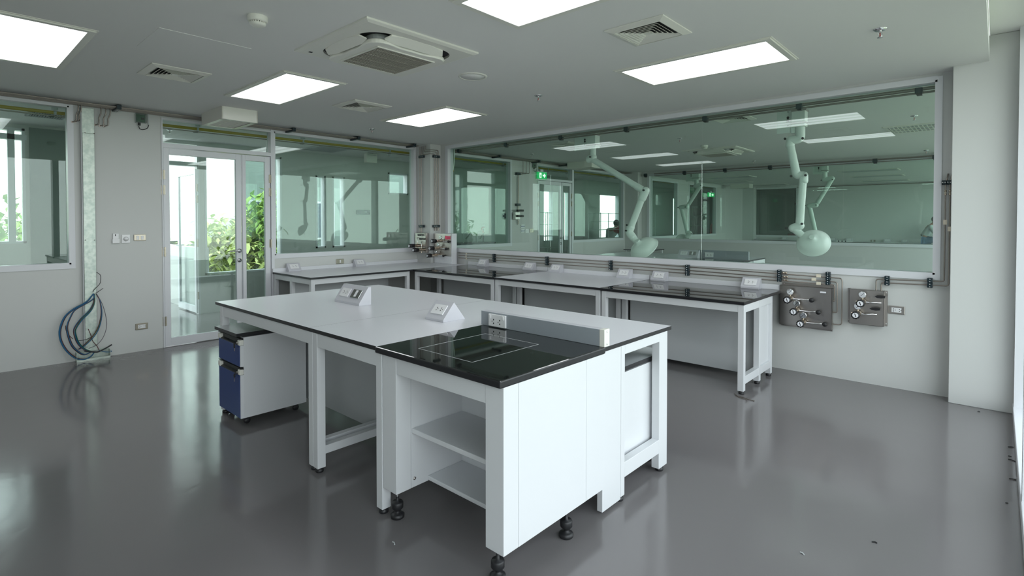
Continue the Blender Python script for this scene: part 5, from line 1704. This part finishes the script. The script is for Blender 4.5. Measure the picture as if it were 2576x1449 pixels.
socket_box((bx, 8.80, z), 0, 'wide socket box with white and metal plates on the island of the next lab', 0.36, 'socket boxes in the farther labs', ('socket', 'switch'), depth=0.1, height=0.13)
t = thing('side_table', 'small white framed table with dark edged top near the far corner of the next lab', 'lab table', (-6.43, 11.9, 0))
part(MB().box(-6.76, -6.06, 11.50, 12.25, 0.778, 0.80, 1, 0), 'tabletop', ['lam', 'edge'], t)
for (x, y) in ((-6.74, 11.52), (-6.41, 11.52), (-6.13, 11.52), (-6.74, 12.17), (-6.13, 12.17)):
    leg(t, x, x + 0.05, y, y + 0.05, 0.778)
bar(t, 'apron', -6.36, -6.13, 11.522, 11.568, 0.71, 0.778)
bar(t, 'modesty_panel', -6.36, -6.13, 11.9, 11.92, 0.1, 0.71, 'panelgrey')

ceiling_lamp(-1.157, -0.10, 8.70, 9.38, 'unlit louvred ceiling lamp in the next lab near the right end of the glass', False, 'unlit ceiling lamps', True)
dup(DB['air_conditioner'], (-3.74, 9.65, ZC), 'white cassette air conditioner on the ceiling of the next lab')
dup(DB['ceiling_vent'], (-2.43, 6.70, ZC), 'small square ceiling vent just behind the glass left of the right fume arm')
x, y = at(1422, 362, z=ZC).xy
dup(DB['ceiling_vent'], (x, y, ZC), 'small square ceiling vent behind the glass left of the left fume arm box')
x, y = at(1772, 366, z=ZC).xy
dup(DB['smoke_detector'], (x, y, ZC), 'round smoke detector on the ceiling of the next lab beside the tall pane joint')
for p, q, lab in ((1903, 444.5, 'unlit lamp on the farthest lab ceiling, left group, nearest'), (1895, 457, 'unlit lamp on the farthest lab ceiling, left group, second'), (1985, 464, 'unlit lamp on the farthest lab ceiling, left group, farthest'),
                  (2266, 427, 'unlit lamp on the farthest lab ceiling, right group, nearest'), (2277, 441, 'unlit lamp on the farthest lab ceiling, right group, second'), (2290, 453, 'unlit lamp on the farthest lab ceiling, right group, farthest')):
    x, y = at(p, q, z=ZC).xy
    ceiling_lamp(x - 1.25, x, y - 0.62, y, lab, False, 'unlit ceiling lamps')

# ---- fume extraction arms
def dep(P):
    return (P - Vector((0, 0, EYE))).dot(_f)


def fume_arm(label, y, plate, column, path, hood, knobs):
    """path: list of (kind, [(px, py)...], radius px); hood: (px, py, normal (r, u, f), radius px)"""
    def pt(p, q, dy=0.0):
        return at(p, q, y=y + dy)
    k = dep(pt(*column[:2])) / FPX
    base = pt(*column[:2])
    t = thing('fume_arm', label, 'fume extraction arm', (base.x, y, ZC), 'white fume extraction arms behind the glass')
    a, b = pt(plate[0], plate[1]), pt(plate[2], plate[3])
    pb = MB().box(a.x, b.x, y - 0.008, y + 0.006, b.z, ZC)
    pb.box(b.x, b.x + 9 * k, y - 0.02, y + 0.02, b.z - 0.01, ZC)
    pl = part(pb, 'bracket_plate', 'fume', t, bv=0.002)
    for f in (0.3, 0.5, 0.62, 0.85):
        zz = b.z + (ZC - b.z) * f
        r = 0.006 if f in (0.3, 0.85) else 0.014
        part(MB().lathe([(r, 0), (r, 0.002), (0.0005, 0.0022)], (b.x - 0.035, y - 0.008, zz), (0, -1, 0), 14), 'plate_hole', 'dark', pl)
    a, b = pt(column[0], column[1]), pt(column[2], column[3])
    cb = MB().box(a.x, b.x, y - 0.06, y + 0.06, b.z, ZC)
    cl = part(cb, 'bracket_column', 'fume', t, bv=0.003)
    for f in (0.18, 0.8):
        zz = b.z + (ZC - b.z) * f
        part(MB().box(a.x - 0.003, b.x + 0.012, y - 0.064, y + 0.064, zz - 0.010, zz + 0.010), 'strap', 'steel', cl)
    for kind, pts, rp in path:
        P = [pt(*p) for p in pts]
        r = rp * k
        if kind == 'tube':
            part(MB().tube(P, r, 20), 'arm_tube', 'fume', t)
        else:
            P2 = round_path(P, r * 1.2, 6) if len(P) > 2 else P
            jb = MB().tube(P2, r, 20)
            for e in (P2[0], P2[-1]):
                jb.ball(e, r * 1.0)
            m_ = (P[0] + P[-1]) / 2
            part(jb, 'elbow_joint', 'fume', t)
    for (p, q) in knobs:
        c = pt(p, q)
        kb = MB().cyl((c.x, y - 0.045, c.z), (c.x, y - 0.07, c.z), 0.006, n=8)
        kb.cyl((c.x, y - 0.07, c.z), (c.x, y - 0.085, c.z), 0.013, n=10)
        part(kb, 'knob', 'black', t, label='black tightening knob')
    if hood:
        c = pt(hood[0], hood[1])
        n = (_r * hood[2][0] + Vector((0, 0, 1)) * hood[2][1] + _f * hood[2][2]).normalized()
        R = hood[3] * k
        o = c - n * R * 0.62
        hb = MB().lathe([(R * 0.16, -R * 0.14), (R * 0.17, 0), (R * 0.42, R * 0.06), (R * 0.68, R * 0.20), (R * 0.86, R * 0.40), (R * 0.95, R * 0.62), (R, R * 0.64), (R, R * 0.68), (R * 0.93, R * 0.66), (R * 0.83, R * 0.42), (R * 0.64, R * 0.24), (R * 0.3, R * 0.10), (R * 0.12, R * 0.06), (R * 0.10, -R * 0.13)], o, n, 40)
        hd = part(hb, 'hood', 'fume', t, label='white dome hood')
        side = n.cross(_f).normalized()
        q0 = o + n * R * 0.66 - Vector((0, 0, 1)) * R * 0.45 + _r * R * 0.62
        part(MB().tube([q0, q0 + Vector((0.0, 0, -R * 0.28))], [R * 0.07, R * 0.035], 8), 'handle', 'fume', hd)
    return t


fume_arm('left near white fume arm behind the big glass, its hood pointing down to the right', 6.42, (1446, 336, 1477, 377), (1481, 336, 1503, 372),
         [('joint', [(1492, 370), (1492, 396)], 7.6), ('joint', [(1492, 396), (1483, 401)], 9.5), ('tube', [(1489, 400), (1605, 471)], 7.4), ('joint', [(1603, 470), (1622, 481)], 8.2), ('joint', [(1624, 480), (1616, 498)], 9.5),
          ('tube', [(1617, 494), (1588, 570)], 7.6), ('joint', [(1587, 572), (1582, 584), (1592, 597)], 9.2), ('tube', [(1588, 592), (1604, 611)], 8.0)],
         (1620, 627, (0.62, -0.70, 0.25), 37), [(1492, 396), (1626, 479), (1582, 580), (1584, 566)])
fume_arm('right near white fume arm behind the big glass, large hood seen from its back', 6.53, (1955, 274, 1991, 334), (1995, 272, 2028, 318),
         [('joint', [(2013, 316), (2013, 350), (1990, 352)], 11.0), ('joint', [(1990, 352), (1987, 366)], 10.5), ('tube', [(1987, 362), (2003, 436)], 9.6), ('joint', [(2002, 432), (2005, 441), (2022, 441)], 9.8), ('joint', [(2022, 441), (2022, 455)], 9.8),
          ('tube', [(2020, 452), (2013, 550)], 8.8), ('joint', [(2013, 548), (2011, 566)], 9.4), ('joint', [(2012, 568), (1995, 574)], 10.5), ('tube', [(1995, 574), (2020, 594)], 9.0)],
         (2046, 611, (0.52, -0.52, 0.67), 38), [(1980, 351), (2024, 350), (1995, 444), (2031, 442), (1983, 574), (2022, 563)])
fume_arm('left small fume arm in the farthest lab, its open hood facing this way', 13.1, (1726, 430, 1742, 456), (1744, 431, 1760, 452),
         [('joint', [(1752, 452), (1752, 466)], 5), ('joint', [(1750, 468), (1762, 466)], 6), ('tube', [(1762, 468), (1731, 516)], 4.8), ('joint', [(1728, 520), (1713, 522)], 6), ('tube', [(1714, 524), (1729, 583)], 5), ('joint', [(1729, 584), (1738, 587), (1728, 594)], 5.5)],
         (1717, 604, (-0.40, -0.42, -0.80), 17.5), [(1746, 468), (1766, 467), (1727, 521), (1709, 522), (1742, 588)])
fume_arm('right small fume arm in the farthest lab behind the large hood', 13.3, (2045, 413, 2064, 438), (2068, 411, 2083, 433),
         [('joint', [(2075, 433), (2075, 448)], 5.5), ('joint', [(2073, 452), (2093, 449)], 6), ('tube', [(2092, 452), (2056, 511)], 5.2), ('joint', [(2052, 516), (2035, 518)], 6.5), ('tube', [(2037, 522), (2050, 580)], 5.4), ('joint', [(2050, 580), (2044, 590)], 5.5)],
         (2040, 606, (-0.40, -0.42, -0.80), 17.5), [(2068, 454), (2096, 452), (2055, 516), (2028, 517)])

# ---- farthest lab: bench along the last wall
t = thing('wall_bench', 'long white bench along the last wall of the farthest lab', 'lab bench', (-3.5, 21.1, 0))
part(MB().box(-6.75, -1.42, 20.70, 21.48, 0.755, 0.78, 1, 0), 'tabletop', ['lam', 'edge'], t)
for x in (-6.7, -5.3, -3.9, -2.5, -1.48):
    leg(t, x, x + 0.05, 20.72, 20.77, 0.755)
bar(t, 'modesty_panel', -6.65, -1.5, 21.2, 21.22, 0.06, 0.755, 'panelgrey')
for p, lab in ((1897, 'socket box on the farthest bench under the dark window, left one'), (1973, 'socket box on the farthest bench under the dark window, right one'), (2095, 'socket box on the farthest bench right of the large hood, first'), (2135, 'socket box on the farthest bench right of the large hood, second'),
               (2232, 'socket box on the farthest bench left of the seated person, first'), (2276, 'socket box on the farthest bench nearest the seated person')):
    socket_box((at(p, 608, y=21.3).x, 21.30, 0.78), 0, lab, 0.19, 'socket boxes in the farther labs')
v = at(2196, 606, y=Y3)
t = thing('light_switch', 'metal switch plate on the last wall of the farthest lab', 'light switch', (v.x, Y3, v.z))
part(MB().box(v.x - 0.07, v.x + 0.07, Y3 - 0.012, Y3 - 0.001, v.z - 0.04, v.z + 0.04), 'plate', 'bronze', t)
part(MB().box(v.x - 0.015, v.x + 0.015, Y3 - 0.016, Y3 - 0.012, v.z - 0.025, v.z + 0.025), 'rocker', 'plastic', t)
v = at(2124, 610, y=20.85)
t = thing('power_strip', 'short white socket strip lying on the farthest bench', 'power strip', (v.x, 20.85, 0.78))
part(MB().box(v.x - 0.24, v.x + 0.24, 20.82, 20.88, 0.781, 0.82), 'body', 'plastic', t)
for k in range(3):
    part(MB().lathe([(0.02, 0), (0.0005, 0.001)], (v.x - 0.16 + 0.1 * k, 20.82, 0.80), (0, -1, 0), 12), 'socket', 'dark', t)
solo(MB().cyl((-5.4, Y3 - 0.07, 2.70), (0.0, Y3 - 0.07, 2.70), 0.016, n=8), 'ceiling_pipe', 'pipe', 'pipe along the top of the last wall in the farthest lab', 'pipe')
# dark room behind the last window
yd = 23.6
a, b = at(1958, 513, y=yd), at(2001, 511, y=yd)
solo(MB().tube([(a.x, yd, a.z - 0.12), (a.x, yd, a.z), (b.x + 0.6, yd, a.z)], 0.045, 10), 'fire_pipe', 'red', 'dark red pipe behind the dark window in the farthest wall', 'pipe')
a, b = at(1947, 546, y=24.9), at(1966, 552, y=24.9)
solo(MB().box(a.x, b.x, 24.95, 24.99, b.z, a.z), 'wall_sign', 'navy', 'small dark sign on the wall behind the dark window in the farthest wall', 'sign')
a = at(1995, 591, y=22.4)
solo(MB().box(a.x - 0.18, a.x + 0.25, 22.3, 22.5, 0.85, 1.0), 'red_case', 'red', 'small red case behind the lower right corner of the dark far window', 'case', bv=0.02)
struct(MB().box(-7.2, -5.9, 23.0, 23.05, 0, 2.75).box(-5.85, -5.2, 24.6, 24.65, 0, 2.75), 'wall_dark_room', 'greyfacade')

# ---- corridor things
def grille(x0, x1, y0, y1, label, n=16):
    t = thing('ceiling_grille', label, 'ceiling grille', ((x0 + x1) / 2, (y0 + y1) / 2, ZC), 'grilles on the corridor ceiling')
    mb = MB()
    for s in ((x0, x1, y0, y0 + 0.03), (x0, x1, y1 - 0.03, y1), (x0, x0 + 0.03, y0, y1), (x1 - 0.03, x1, y0, y1)):
        mb.box(s[0], s[1], s[2], s[3], ZC - 0.018, ZC)
    part(mb, 'frame', 'panelgrey', t)
    sb_ = MB().box(x0 + 0.03, x1 - 0.03, y0 + 0.03, y1 - 0.03, ZC - 0.003, ZC - 0.001, 1)
    for k in range(n):
        yy = y0 + 0.03 + (y1 - y0 - 0.06) * (k + 0.5) / n
        sb_.box(x0 + 0.03, x1 - 0.03, yy - 0.004, yy + 0.004, ZC - 0.016, ZC - 0.003, 0)
    part(sb_, 'louver', ['panelgrey', 'duct'], t)


grille(-9.03, -8.35, 4.44, 5.05, 'grey square grille on the corridor ceiling behind the left glass wall')
a, b = at(58, 292, z=ZC), at(160, 296, z=ZC)
grille(-8.55, -8.15, at(62, 288, z=ZC).y, at(160, 296, z=ZC).y, 'slotted white grille on the corridor ceiling behind the leftmost window', 12)
x = -8.60
a, b, c = at(922.5, 385, x=x), at(949, 383, x=x), at(922.5, 408, x=x)
t = thing('emergency_lamp', 'white box shaped emergency lamp hanging behind the left glass wall near its right end', 'emergency lamp', (x, (a.y + b.y) / 2, c.z))
part(MB().box(x - 0.10, x, a.y, b.y, c.z, a.z), 'housing', 'cream', t, bv=0.006)
part(MB().box(x - 0.06, x - 0.04, (a.y + b.y) / 2 - 0.05, (a.y + b.y) / 2 + 0.05, a.z, ZC), 'hanger', 'panelgrey', t)
part(MB().box(x + 0.0005, x + 0.002, a.y + 0.02, b.y - 0.02, a.z - 0.035, a.z - 0.022), 'marking_strip', 'panelgrey', t)
a, b = at(897, 528, x=XO + 0.03), at(931, 540, x=XO + 0.03)
t = thing('wall_sign', 'dark navy room sign on the corridor wall behind the left glass wall', 'sign', (XO, (a.y + b.y) / 2, b.z))
part(MB().box(XO + 0.001, XO + 0.03, a.y, b.y, b.z, a.z), 'panel', 'navy', t, bv=0.006)
ym = (a.y + b.y) / 2
part(MB().box(XO + 0.0305, XO + 0.032, ym + 0.02, ym + 0.08, b.z + 0.045, b.z + 0.06), 'lettering_strip', 'labelw', t)
x = XO
a, b = at(1275, 536, x=XL - 0.12), at(1280, 545, x=XL - 0.12)
t = thing('wall_sign', 'small dark sign behind the first left window of the next lab', 'sign', (XO, at(1272, 540, x=XO).y, 1.6))
y_ = at(1272, 540, x=XO).y
part(MB().box(XO + 0.001, XO + 0.03, y_ - 0.14, y_ + 0.14, 1.55, 1.68), 'panel', 'navy', t)

# sink counter with two taps
xk = -8.95
a, b = at(1160, 608, x=xk), at(1221, 604, x=xk)
zc_ = at(1190, 611, x=xk).z
t = thing('sink_counter', 'dark topped sink counter with blue front behind the first left window of the next lab', 'sink counter', (xk - 0.2, (a.y + b.y) / 2, 0))
part(MB().box(XO + 0.01, xk, a.y, b.y + 0.35, zc_ - 0.03, zc_), 'counter_top', 'edge', t)
part(MB().box(XO + 0.02, xk - 0.03, a.y + 0.02, b.y + 0.33, 0.1, zc_ - 0.03), 'cabinet', 'blue', t)
part(MB().box(XO + 0.04, xk - 0.08, a.y + 0.05, b.y + 0.30, 0, 0.1), 'plinth', 'black', t)
for k, p in enumerate((1166, 1201)):
    y_ = at(p, 600, x=xk - 0.15).y
    zt_ = at(p + 4, 583, x=xk - 0.15).z
    t = thing('tap', ['left white gooseneck tap on the dark sink counter', 'right white gooseneck tap on the dark sink counter'][k], 'tap', (xk - 0.15, y_, zc_), 'gooseneck taps')
    part(MB().tube(round_path([(xk - 0.15, y_, zc_), (xk - 0.15, y_, zt_), (xk - 0.15, y_ + 0.20, zt_), (xk - 0.15, y_ + 0.20, zc_ + 0.12)], 0.09), 0.012, 10), 'spout', 'plastic', t)
    part(MB().tube([(xk - 0.12, y_ + 0.05, zc_ + 0.09), (xk - 0.08, y_ + 0.17, zc_ + 0.24)], [0.018, 0.009], 8), 'lever', 'pcb', t, label='green lever')
y_ = at(1216, 600, x=xk - 0.1).y
t = thing('eyewash_fitting', 'small red and grey upright fitting at the right end of the dark sink counter', 'fitting', (xk - 0.1, y_, zc_))
part(MB().cyl((xk - 0.1, y_, zc_), (xk - 0.1, y_, zc_ + 0.32), 0.014, n=10), 'post', 'black', t)
part(MB().tube([(xk - 0.1, y_, zc_ + 0.22), (xk - 0.1, y_ - 0.06, zc_ + 0.33), (xk - 0.1, y_ + 0.02, zc_ + 0.36)], 0.024, 8), 'red_head', 'red', t)
part(MB().ball((xk - 0.1, y_ + 0.02, zc_ + 0.40), 0.04), 'grey_cap', 'panelgrey', t)


def rack(x, y0, y1, zb, zt, label, n=5, d=0.4):
    t = thing('wire_rack', label, 'wire rack', (x, (y0 + y1) / 2, 0), 'white wire racks in the corridor')
    for yy in (y0, y1):
        for xx in (x, x - d):
            part(MB().cyl((xx, yy, 0), (xx, yy, zt), 0.012, n=8), 'post', 'plastic', t)
    for k in range(n):
        z = zb + (zt - 0.02 - zb) * k / (n - 1)
        mb = MB()
        for s in range(7):
            xx = x - d * s / 6
            mb.cyl((xx, y0, z), (xx, y1, z), 0.004, n=5)
        mb.cyl((x, y0, z), (x - d, y0, z), 0.008, n=6)
        mb.cyl((x, y1, z), (x - d, y1, z), 0.008, n=6)
        part(mb, 'shelf', 'plastic', t)


rack(-8.0, at(1378, 560, x=-8.0).y, at(1405, 560, x=-8.0).y, 0.55, at(1390, 533, x=-8.0).z, 'white wire rack behind the door of the next lab')
rack(-8.2, at(1511, 560, x=-8.2).y, at(1560, 560, x=-8.2).y, 1.0, at(1535, 535, x=-8.2).z, 'wide white wire rack behind the left glass of the next lab, bright window behind', 4)
rack(-8.1, at(1630, 560, x=-8.1).y, at(1649, 560, x=-8.1).y, 0.6, at(1640, 533, x=-8.1).z, 'white wire rack behind the first left window of the farthest lab', 6)
xl = -8.1
c = at(1758, 522, x=xl)
t = thing('step_ladder', 'dark folding step ladder standing behind the glass of the farthest lab', 'ladder', (xl, c.y, 0))
for s, nm in ((-1, 'front_frame'), (1, 'back_frame')):
    mb = MB()
    for xx in (xl - 0.22, xl + 0.22):
        mb.tube([(xx * 1.0, c.y, c.z), (xx, c.y + s * 0.62, 0)], 0.035, 6)
    fr_ = part(mb, nm, 'greyfacade', t)
    for k in range(5):
        f = (k + 1) / 6
        part(MB().box(xl - 0.2, xl + 0.2, c.y + s * 0.62 * f - 0.05, c.y + s * 0.62 * f + 0.05, c.z * (1 - f) - 0.015, c.z * (1 - f) + 0.015), 'step', 'greyfacade', fr_)
part(MB().box(xl - 0.24, xl + 0.24, c.y - 0.10, c.y + 0.10, c.z - 0.02, c.z + 0.04), 'top_cap', 'greyfacade', t)
v = at(1793, 556, x=-8.0)
t = thing('fire_extinguisher', 'tall dark red upright cylinder behind the right end of the farthest lab glass', 'red cylinder', (-8.0, v.y, 0))
part(MB().lathe([(0.09, 0), (0.10, 0.02), (0.10, v.z - 0.2), (0.05, v.z - 0.1)], (-8.0, v.y, 0), n=20), 'cylinder', 'red', t)
part(MB().cyl((-8.0, v.y, v.z - 0.1), (-8.0, v.y, v.z + 0.05), 0.045, n=12), 'black_top', 'black', t)
# ================================================================== people
def skin_mesh(name, verts, edges, radii, m, parent, sub=2):
    me = bpy.data.meshes.new(name)
    bm = bmesh.new()
    L = bm.verts.layers.skin.verify()
    off = Vector(root_of(parent).location)
    vs = []
    for i, (p, r) in enumerate(zip(verts, radii)):
        v = bm.verts.new(Vector(p) - off)
        rr = r if isinstance(r, tuple) else (r, r)
        v[L].radius = rr
        v[L].use_root = (i == 0)
        vs.append(v)
    for a, b in edges:
        bm.edges.new((vs[a], vs[b]))
    bm.to_mesh(me)
    bm.free()
    me.materials.append(M[m])
    o = bpy.data.objects.new(name, me)
    C.objects.link(o)
    o.parent = parent
    sk = o.modifiers.new('skin', 'SKIN')
    sk.use_smooth_shade = True
    ss = o.modifiers.new('smooth', 'SUBSURF')
    ss.levels = ss.render_levels = sub
    return o


def person(label, O, fwd, J, shirt='shirt', trousers='jeans', apron=True):
    """J: joints as (forward, up, side) offsets in metres from O"""
    fwd = Vector(fwd).normalized()
    side = Vector((-fwd.y, fwd.x, 0))
    def P(k, s=0):
        a, b, c = J[k]
        return O + fwd * a + Vector((0, 0, b)) + side * (c * (s if s else 1))
    t = thing('person', label, 'person', tri(O))
    V, E_, R = [], [], []
    def add(p, r, par=None):
        V.append(p)
        R.append(r)
        if par is not None:
            E_.append((par, len(V) - 1))
        return len(V) - 1
    pel = add(P('pelvis'), (0.125, 0.105))
    sp = add(P('spine'), (0.115, 0.09), pel)
    ch = add(P('chest'), (0.125, 0.095), sp)
    nk = add(P('neck'), 0.052, ch)
    hd = add(P('head0'), 0.062, nk)
    h2 = add(P('head1'), (0.082, 0.088), hd)
    h3 = add(P('head2'), (0.070, 0.078), h2)
    for s in (-1, 1):
        sh = add(P('shoulder', s), 0.062, ch)
        el = add(P('elbow', s), 0.042, sh)
        wr = add(P('wrist', s), 0.028, el)
        d = (V[wr] - V[el]).normalized()
        up = Vector((0, 0, 1))
        lat = d.cross(up).normalized() if abs(d.z) < 0.95 else side
        pm = add(V[wr] + d * 0.05, (0.036, 0.018), wr)
        kn = add(V[wr] + d * 0.085, (0.040, 0.016), pm)
        for q, (w, ln) in enumerate(((-0.030, 0.062), (-0.010, 0.074), (0.010, 0.070), (0.029, 0.055))):
            b0 = add(V[kn] + lat * w + d * 0.02, 0.0095, kn)
            b1 = add(V[b0] + d * ln * 0.5 - up * 0.012, 0.0085, b0)
            add(V[b1] + d * ln * 0.4 - up * 0.026, 0.0075, b1)
        b0 = add(V[pm] - lat * 0.045 + d * 0.008, 0.010, pm)
        add(V[b0] - lat * 0.015 + d * 0.035 - up * 0.01, 0.009, b0)
        hp = add(P('hip', s), 0.085, pel)
        ke = add(P('knee', s), 0.058, hp)
        an = add(P('ankle', s), 0.040, ke)
        add(V[an] + fwd * 0.15 - up * 0.03, 0.035, an)
    skin_mesh('body', V, E_, R, 'skin', t)
    # face: nose, eyes, ear
    fd = (P('face') - P('head1')).normalized()
    hc = P('head1')
    upv = (P('head2') - P('head0')).normalized()
    lat = fd.cross(upv).normalized()
    part(MB().tube([hc + fd * 0.078 + upv * 0.012, hc + fd * 0.108 - upv * 0.022, hc + fd * 0.082 - upv * 0.03], [0.008, 0.014, 0.01], 8), 'nose', 'skin', t)
    for s in (-1, 1):
        part(MB().ball(hc + fd * 0.078 + lat * s * 0.033 + upv * 0.016, 0.010), 'eye', 'dark', t)
        part(MB().ball(hc + lat * s * 0.086 - upv * 0.01, 0.024, sc=(0.6, 0.6, 1.2)), 'ear', 'skin', t)
    mk = MB()
    mk.ball((0, 0, 0), 0.062, sc=(1.0, 1.15, 0.85), X=frame_matrix(hc + fd * 0.045 - upv * 0.055, fd, upv))
    part(mk, 'face_mask', 'black', t, label='black face mask')
    mh = MB()
    mh.ball((0, 0, 0), 0.104, sc=(1.08, 0.98, 1.0), X=frame_matrix(hc - fd * 0.02 + upv * 0.035, fd, upv))
    part(mh, 'hair', 'hair', t, label='short black hair')
    # shirt with sleeves
    V2, E2, R2 = [], [], []
    def a2(p, r, par=None):
        V2.append(p)
        R2.append(r)
        if par is not None:
            E2.append((par, len(V2) - 1))
        return len(V2) - 1
    q0 = a2(P('pelvis') * 0.75 + P('spine') * 0.25, (0.150, 0.125))
    q1 = a2(P('spine'), (0.142, 0.115), q0)
    q2 = a2(P('chest'), (0.148, 0.118), q1)
    q3 = a2(P('neck') * 0.75 + P('chest') * 0.25, 0.068, q2)
    for s in (-1, 1):
        e0 = a2(P('shoulder', s), 0.082, q2)
        e1 = a2(P('elbow', s), 0.060, e0)
        a2(P('wrist', s) * 0.8 + P('elbow', s) * 0.2, 0.042, e1)
    skin_mesh('shirt', V2, E2, R2, shirt, t)
    V3, E3, R3 = [], [], []
    def a3(p, r, par=None):
        V3.append(p)
        R3.append(r)
        if par is not None:
            E3.append((par, len(V3) - 1))
        return len(V3) - 1
    q0 = a3(P('pelvis'), (0.148, 0.122))
    for s in (-1, 1):
        e0 = a3(P('hip', s), 0.105, q0)
        e1 = a3(P('knee', s), 0.078, e0)
        a3(P('ankle', s) * 0.95 + P('knee', s) * 0.05, 0.062, e1)
    skin_mesh('jeans', V3, E3, R3, trousers, t)
    if apron:
        V4 = [P('pelvis') * 0.7 + P('spine') * 0.3, P('spine') * 0.85 + P('chest') * 0.15]
        skin_mesh('waist_apron', V4, [(0, 1)], [(0.162, 0.138), (0.158, 0.130)], 'apron', t)
        part(MB().tube([P('neck') - fwd * 0.05 + side * 0.07, P('neck') - fwd * 0.075, P('neck') - fwd * 0.05 - side * 0.07], 0.012, 6), 'collar_trim', 'pink', t, label='pink collar trim')
    for s in (-1, 1):
        a = P('ankle', s)
        part(MB().ball(a + fwd * 0.07 - Vector((0, 0, 0.03)), 0.055, sc=(1, 1, 0.8), X=None).tube([a - Vector((0, 0, 0.035)), a + fwd * 0.17 - Vector((0, 0, 0.045))], [0.05, 0.042], 10), 'shoe', 'black', t)
    return t


O = at(2321, 617, y=20.95)
O = Vector((O.x, O.y, 0.78))
person('seated person in pale shirt and jeans at the right edge of the glass', O, (1.0, 0.05, 0),
       dict(pelvis=(0.02, 0.12, 0), spine=(0.06, 0.30, 0), chest=(0.17, 0.48, 0), neck=(0.25, 0.60, 0), head0=(0.28, 0.655, 0), head1=(0.315, 0.71, 0), head2=(0.325, 0.77, 0), face=(0.43, 0.66, 0),
            shoulder=(0.20, 0.52, 0.19), elbow=(0.34, 0.27, 0.25), wrist=(0.58, 0.26, 0.14), hip=(0.08, 0.10, 0.10), knee=(0.50, 0.15, 0.17), ankle=(0.48, -0.31, 0.16)))
xw = -8.75
O = at(1531, 585, x=xw)
O = Vector((O.x, O.y, 0.0))
person('stooping person in pale clothes behind the left glass of the next lab', O, (0.1, 1.0, 0),
       dict(pelvis=(0.0, 0.86, 0), spine=(0.07, 1.03, 0), chest=(0.22, 1.17, 0), neck=(0.33, 1.26, 0), head0=(0.37, 1.31, 0), head1=(0.40, 1.37, 0), head2=(0.41, 1.43, 0), face=(0.53, 1.30, 0),
            shoulder=(0.25, 1.20, 0.19), elbow=(0.36, 0.94, 0.24), wrist=(0.55, 0.92, 0.14), hip=(0.0, 0.84, 0.10), knee=(0.08, 0.46, 0.12), ankle=(0.0, 0.085, 0.12)), 'shirt', 'apron', False)
c = at(1555, 579, x=-8.3)
mb = MB()
mb.ball((c.x, c.y, c.z), 0.17, sc=(0.8, 1.0, 0.55))
mb.ball((c.x, c.y + 0.12, c.z + 0.07), 0.11, sc=(0.8, 1.0, 0.7))
t = thing('red_bundle', 'red cloth bundle on the wire rack beside the stooping person', 'cloth bundle', (c.x, c.y, c.z - 0.1))
part(mb, 'cloth', 'red', t)
# ================================================================== light
w = bpy.data.worlds.new('sky')
SC.world = w
w.use_nodes = True
nt = w.node_tree
bg = nt.nodes['Background']
tc = nt.nodes.new('ShaderNodeTexCoord')
sp = nt.nodes.new('ShaderNodeSeparateXYZ')
mr = nt.nodes.new('ShaderNodeMapRange')
mr.inputs['From Min'].default_value = -0.1
mr.inputs['From Max'].default_value = 0.5
mx = nt.nodes.new('ShaderNodeMix')
mx.data_type = 'RGBA'
mx.inputs['A'].default_value = (0.97, 0.98, 0.96, 1)
mx.inputs['B'].default_value = (0.86, 0.93, 1.0, 1)
nt.links.new(tc.outputs['Generated'], sp.inputs[0])
nt.links.new(sp.outputs['Z'], mr.inputs['Value'])
nt.links.new(mr.outputs['Result'], mx.inputs['Factor'])
nt.links.new(mx.outputs['Result'], bg.inputs['Color'])
bg.inputs['Strength'].default_value = SKY


def portal(name, loc, rot, sx, sy):
    l = bpy.data.lights.new(name, 'AREA')
    l.shape = 'RECTANGLE'
    l.size, l.size_y = sx, sy
    l.cycles.is_portal = True
    o = bpy.data.objects.new(name, l)
    C.objects.link(o)
    o.location, o.rotation_euler = loc, rot


# sky portals in the window openings
portal('daylight_portal_right', (0.45, (YF + 5.65) / 2, 1.48), (0, PI / 2, 0), 2.8, 5.65 - YF)
portal('daylight_portal_right_far', (0.45, 15.5, 1.48), (0, PI / 2, 0), 2.8, 19.0)
portal('daylight_portal_corridor', (XO - 0.2, 5.0, 1.4), (0, -PI / 2, 0), 2.8, 13.0)

SC.view_settings.view_transform = 'Standard'
SC.view_settings.look = 'None'
SC.view_settings.exposure = EXPOSURE
SC.view_settings.gamma = 1.0
SC.view_settings.use_curve_mapping = False
SC.cycles.use_denoising = True
SC.cycles.max_bounces = 10
SC.cycles.diffuse_bounces = 5
SC.cycles.glossy_bounces = 5
SC.cycles.transparent_max_bounces = 24
SC.cycles.transmission_bounces = 6
SC.cycles.caustics_reflective = False
SC.cycles.caustics_refractive = False
SC.cycles.sample_clamp_indirect = 6.0
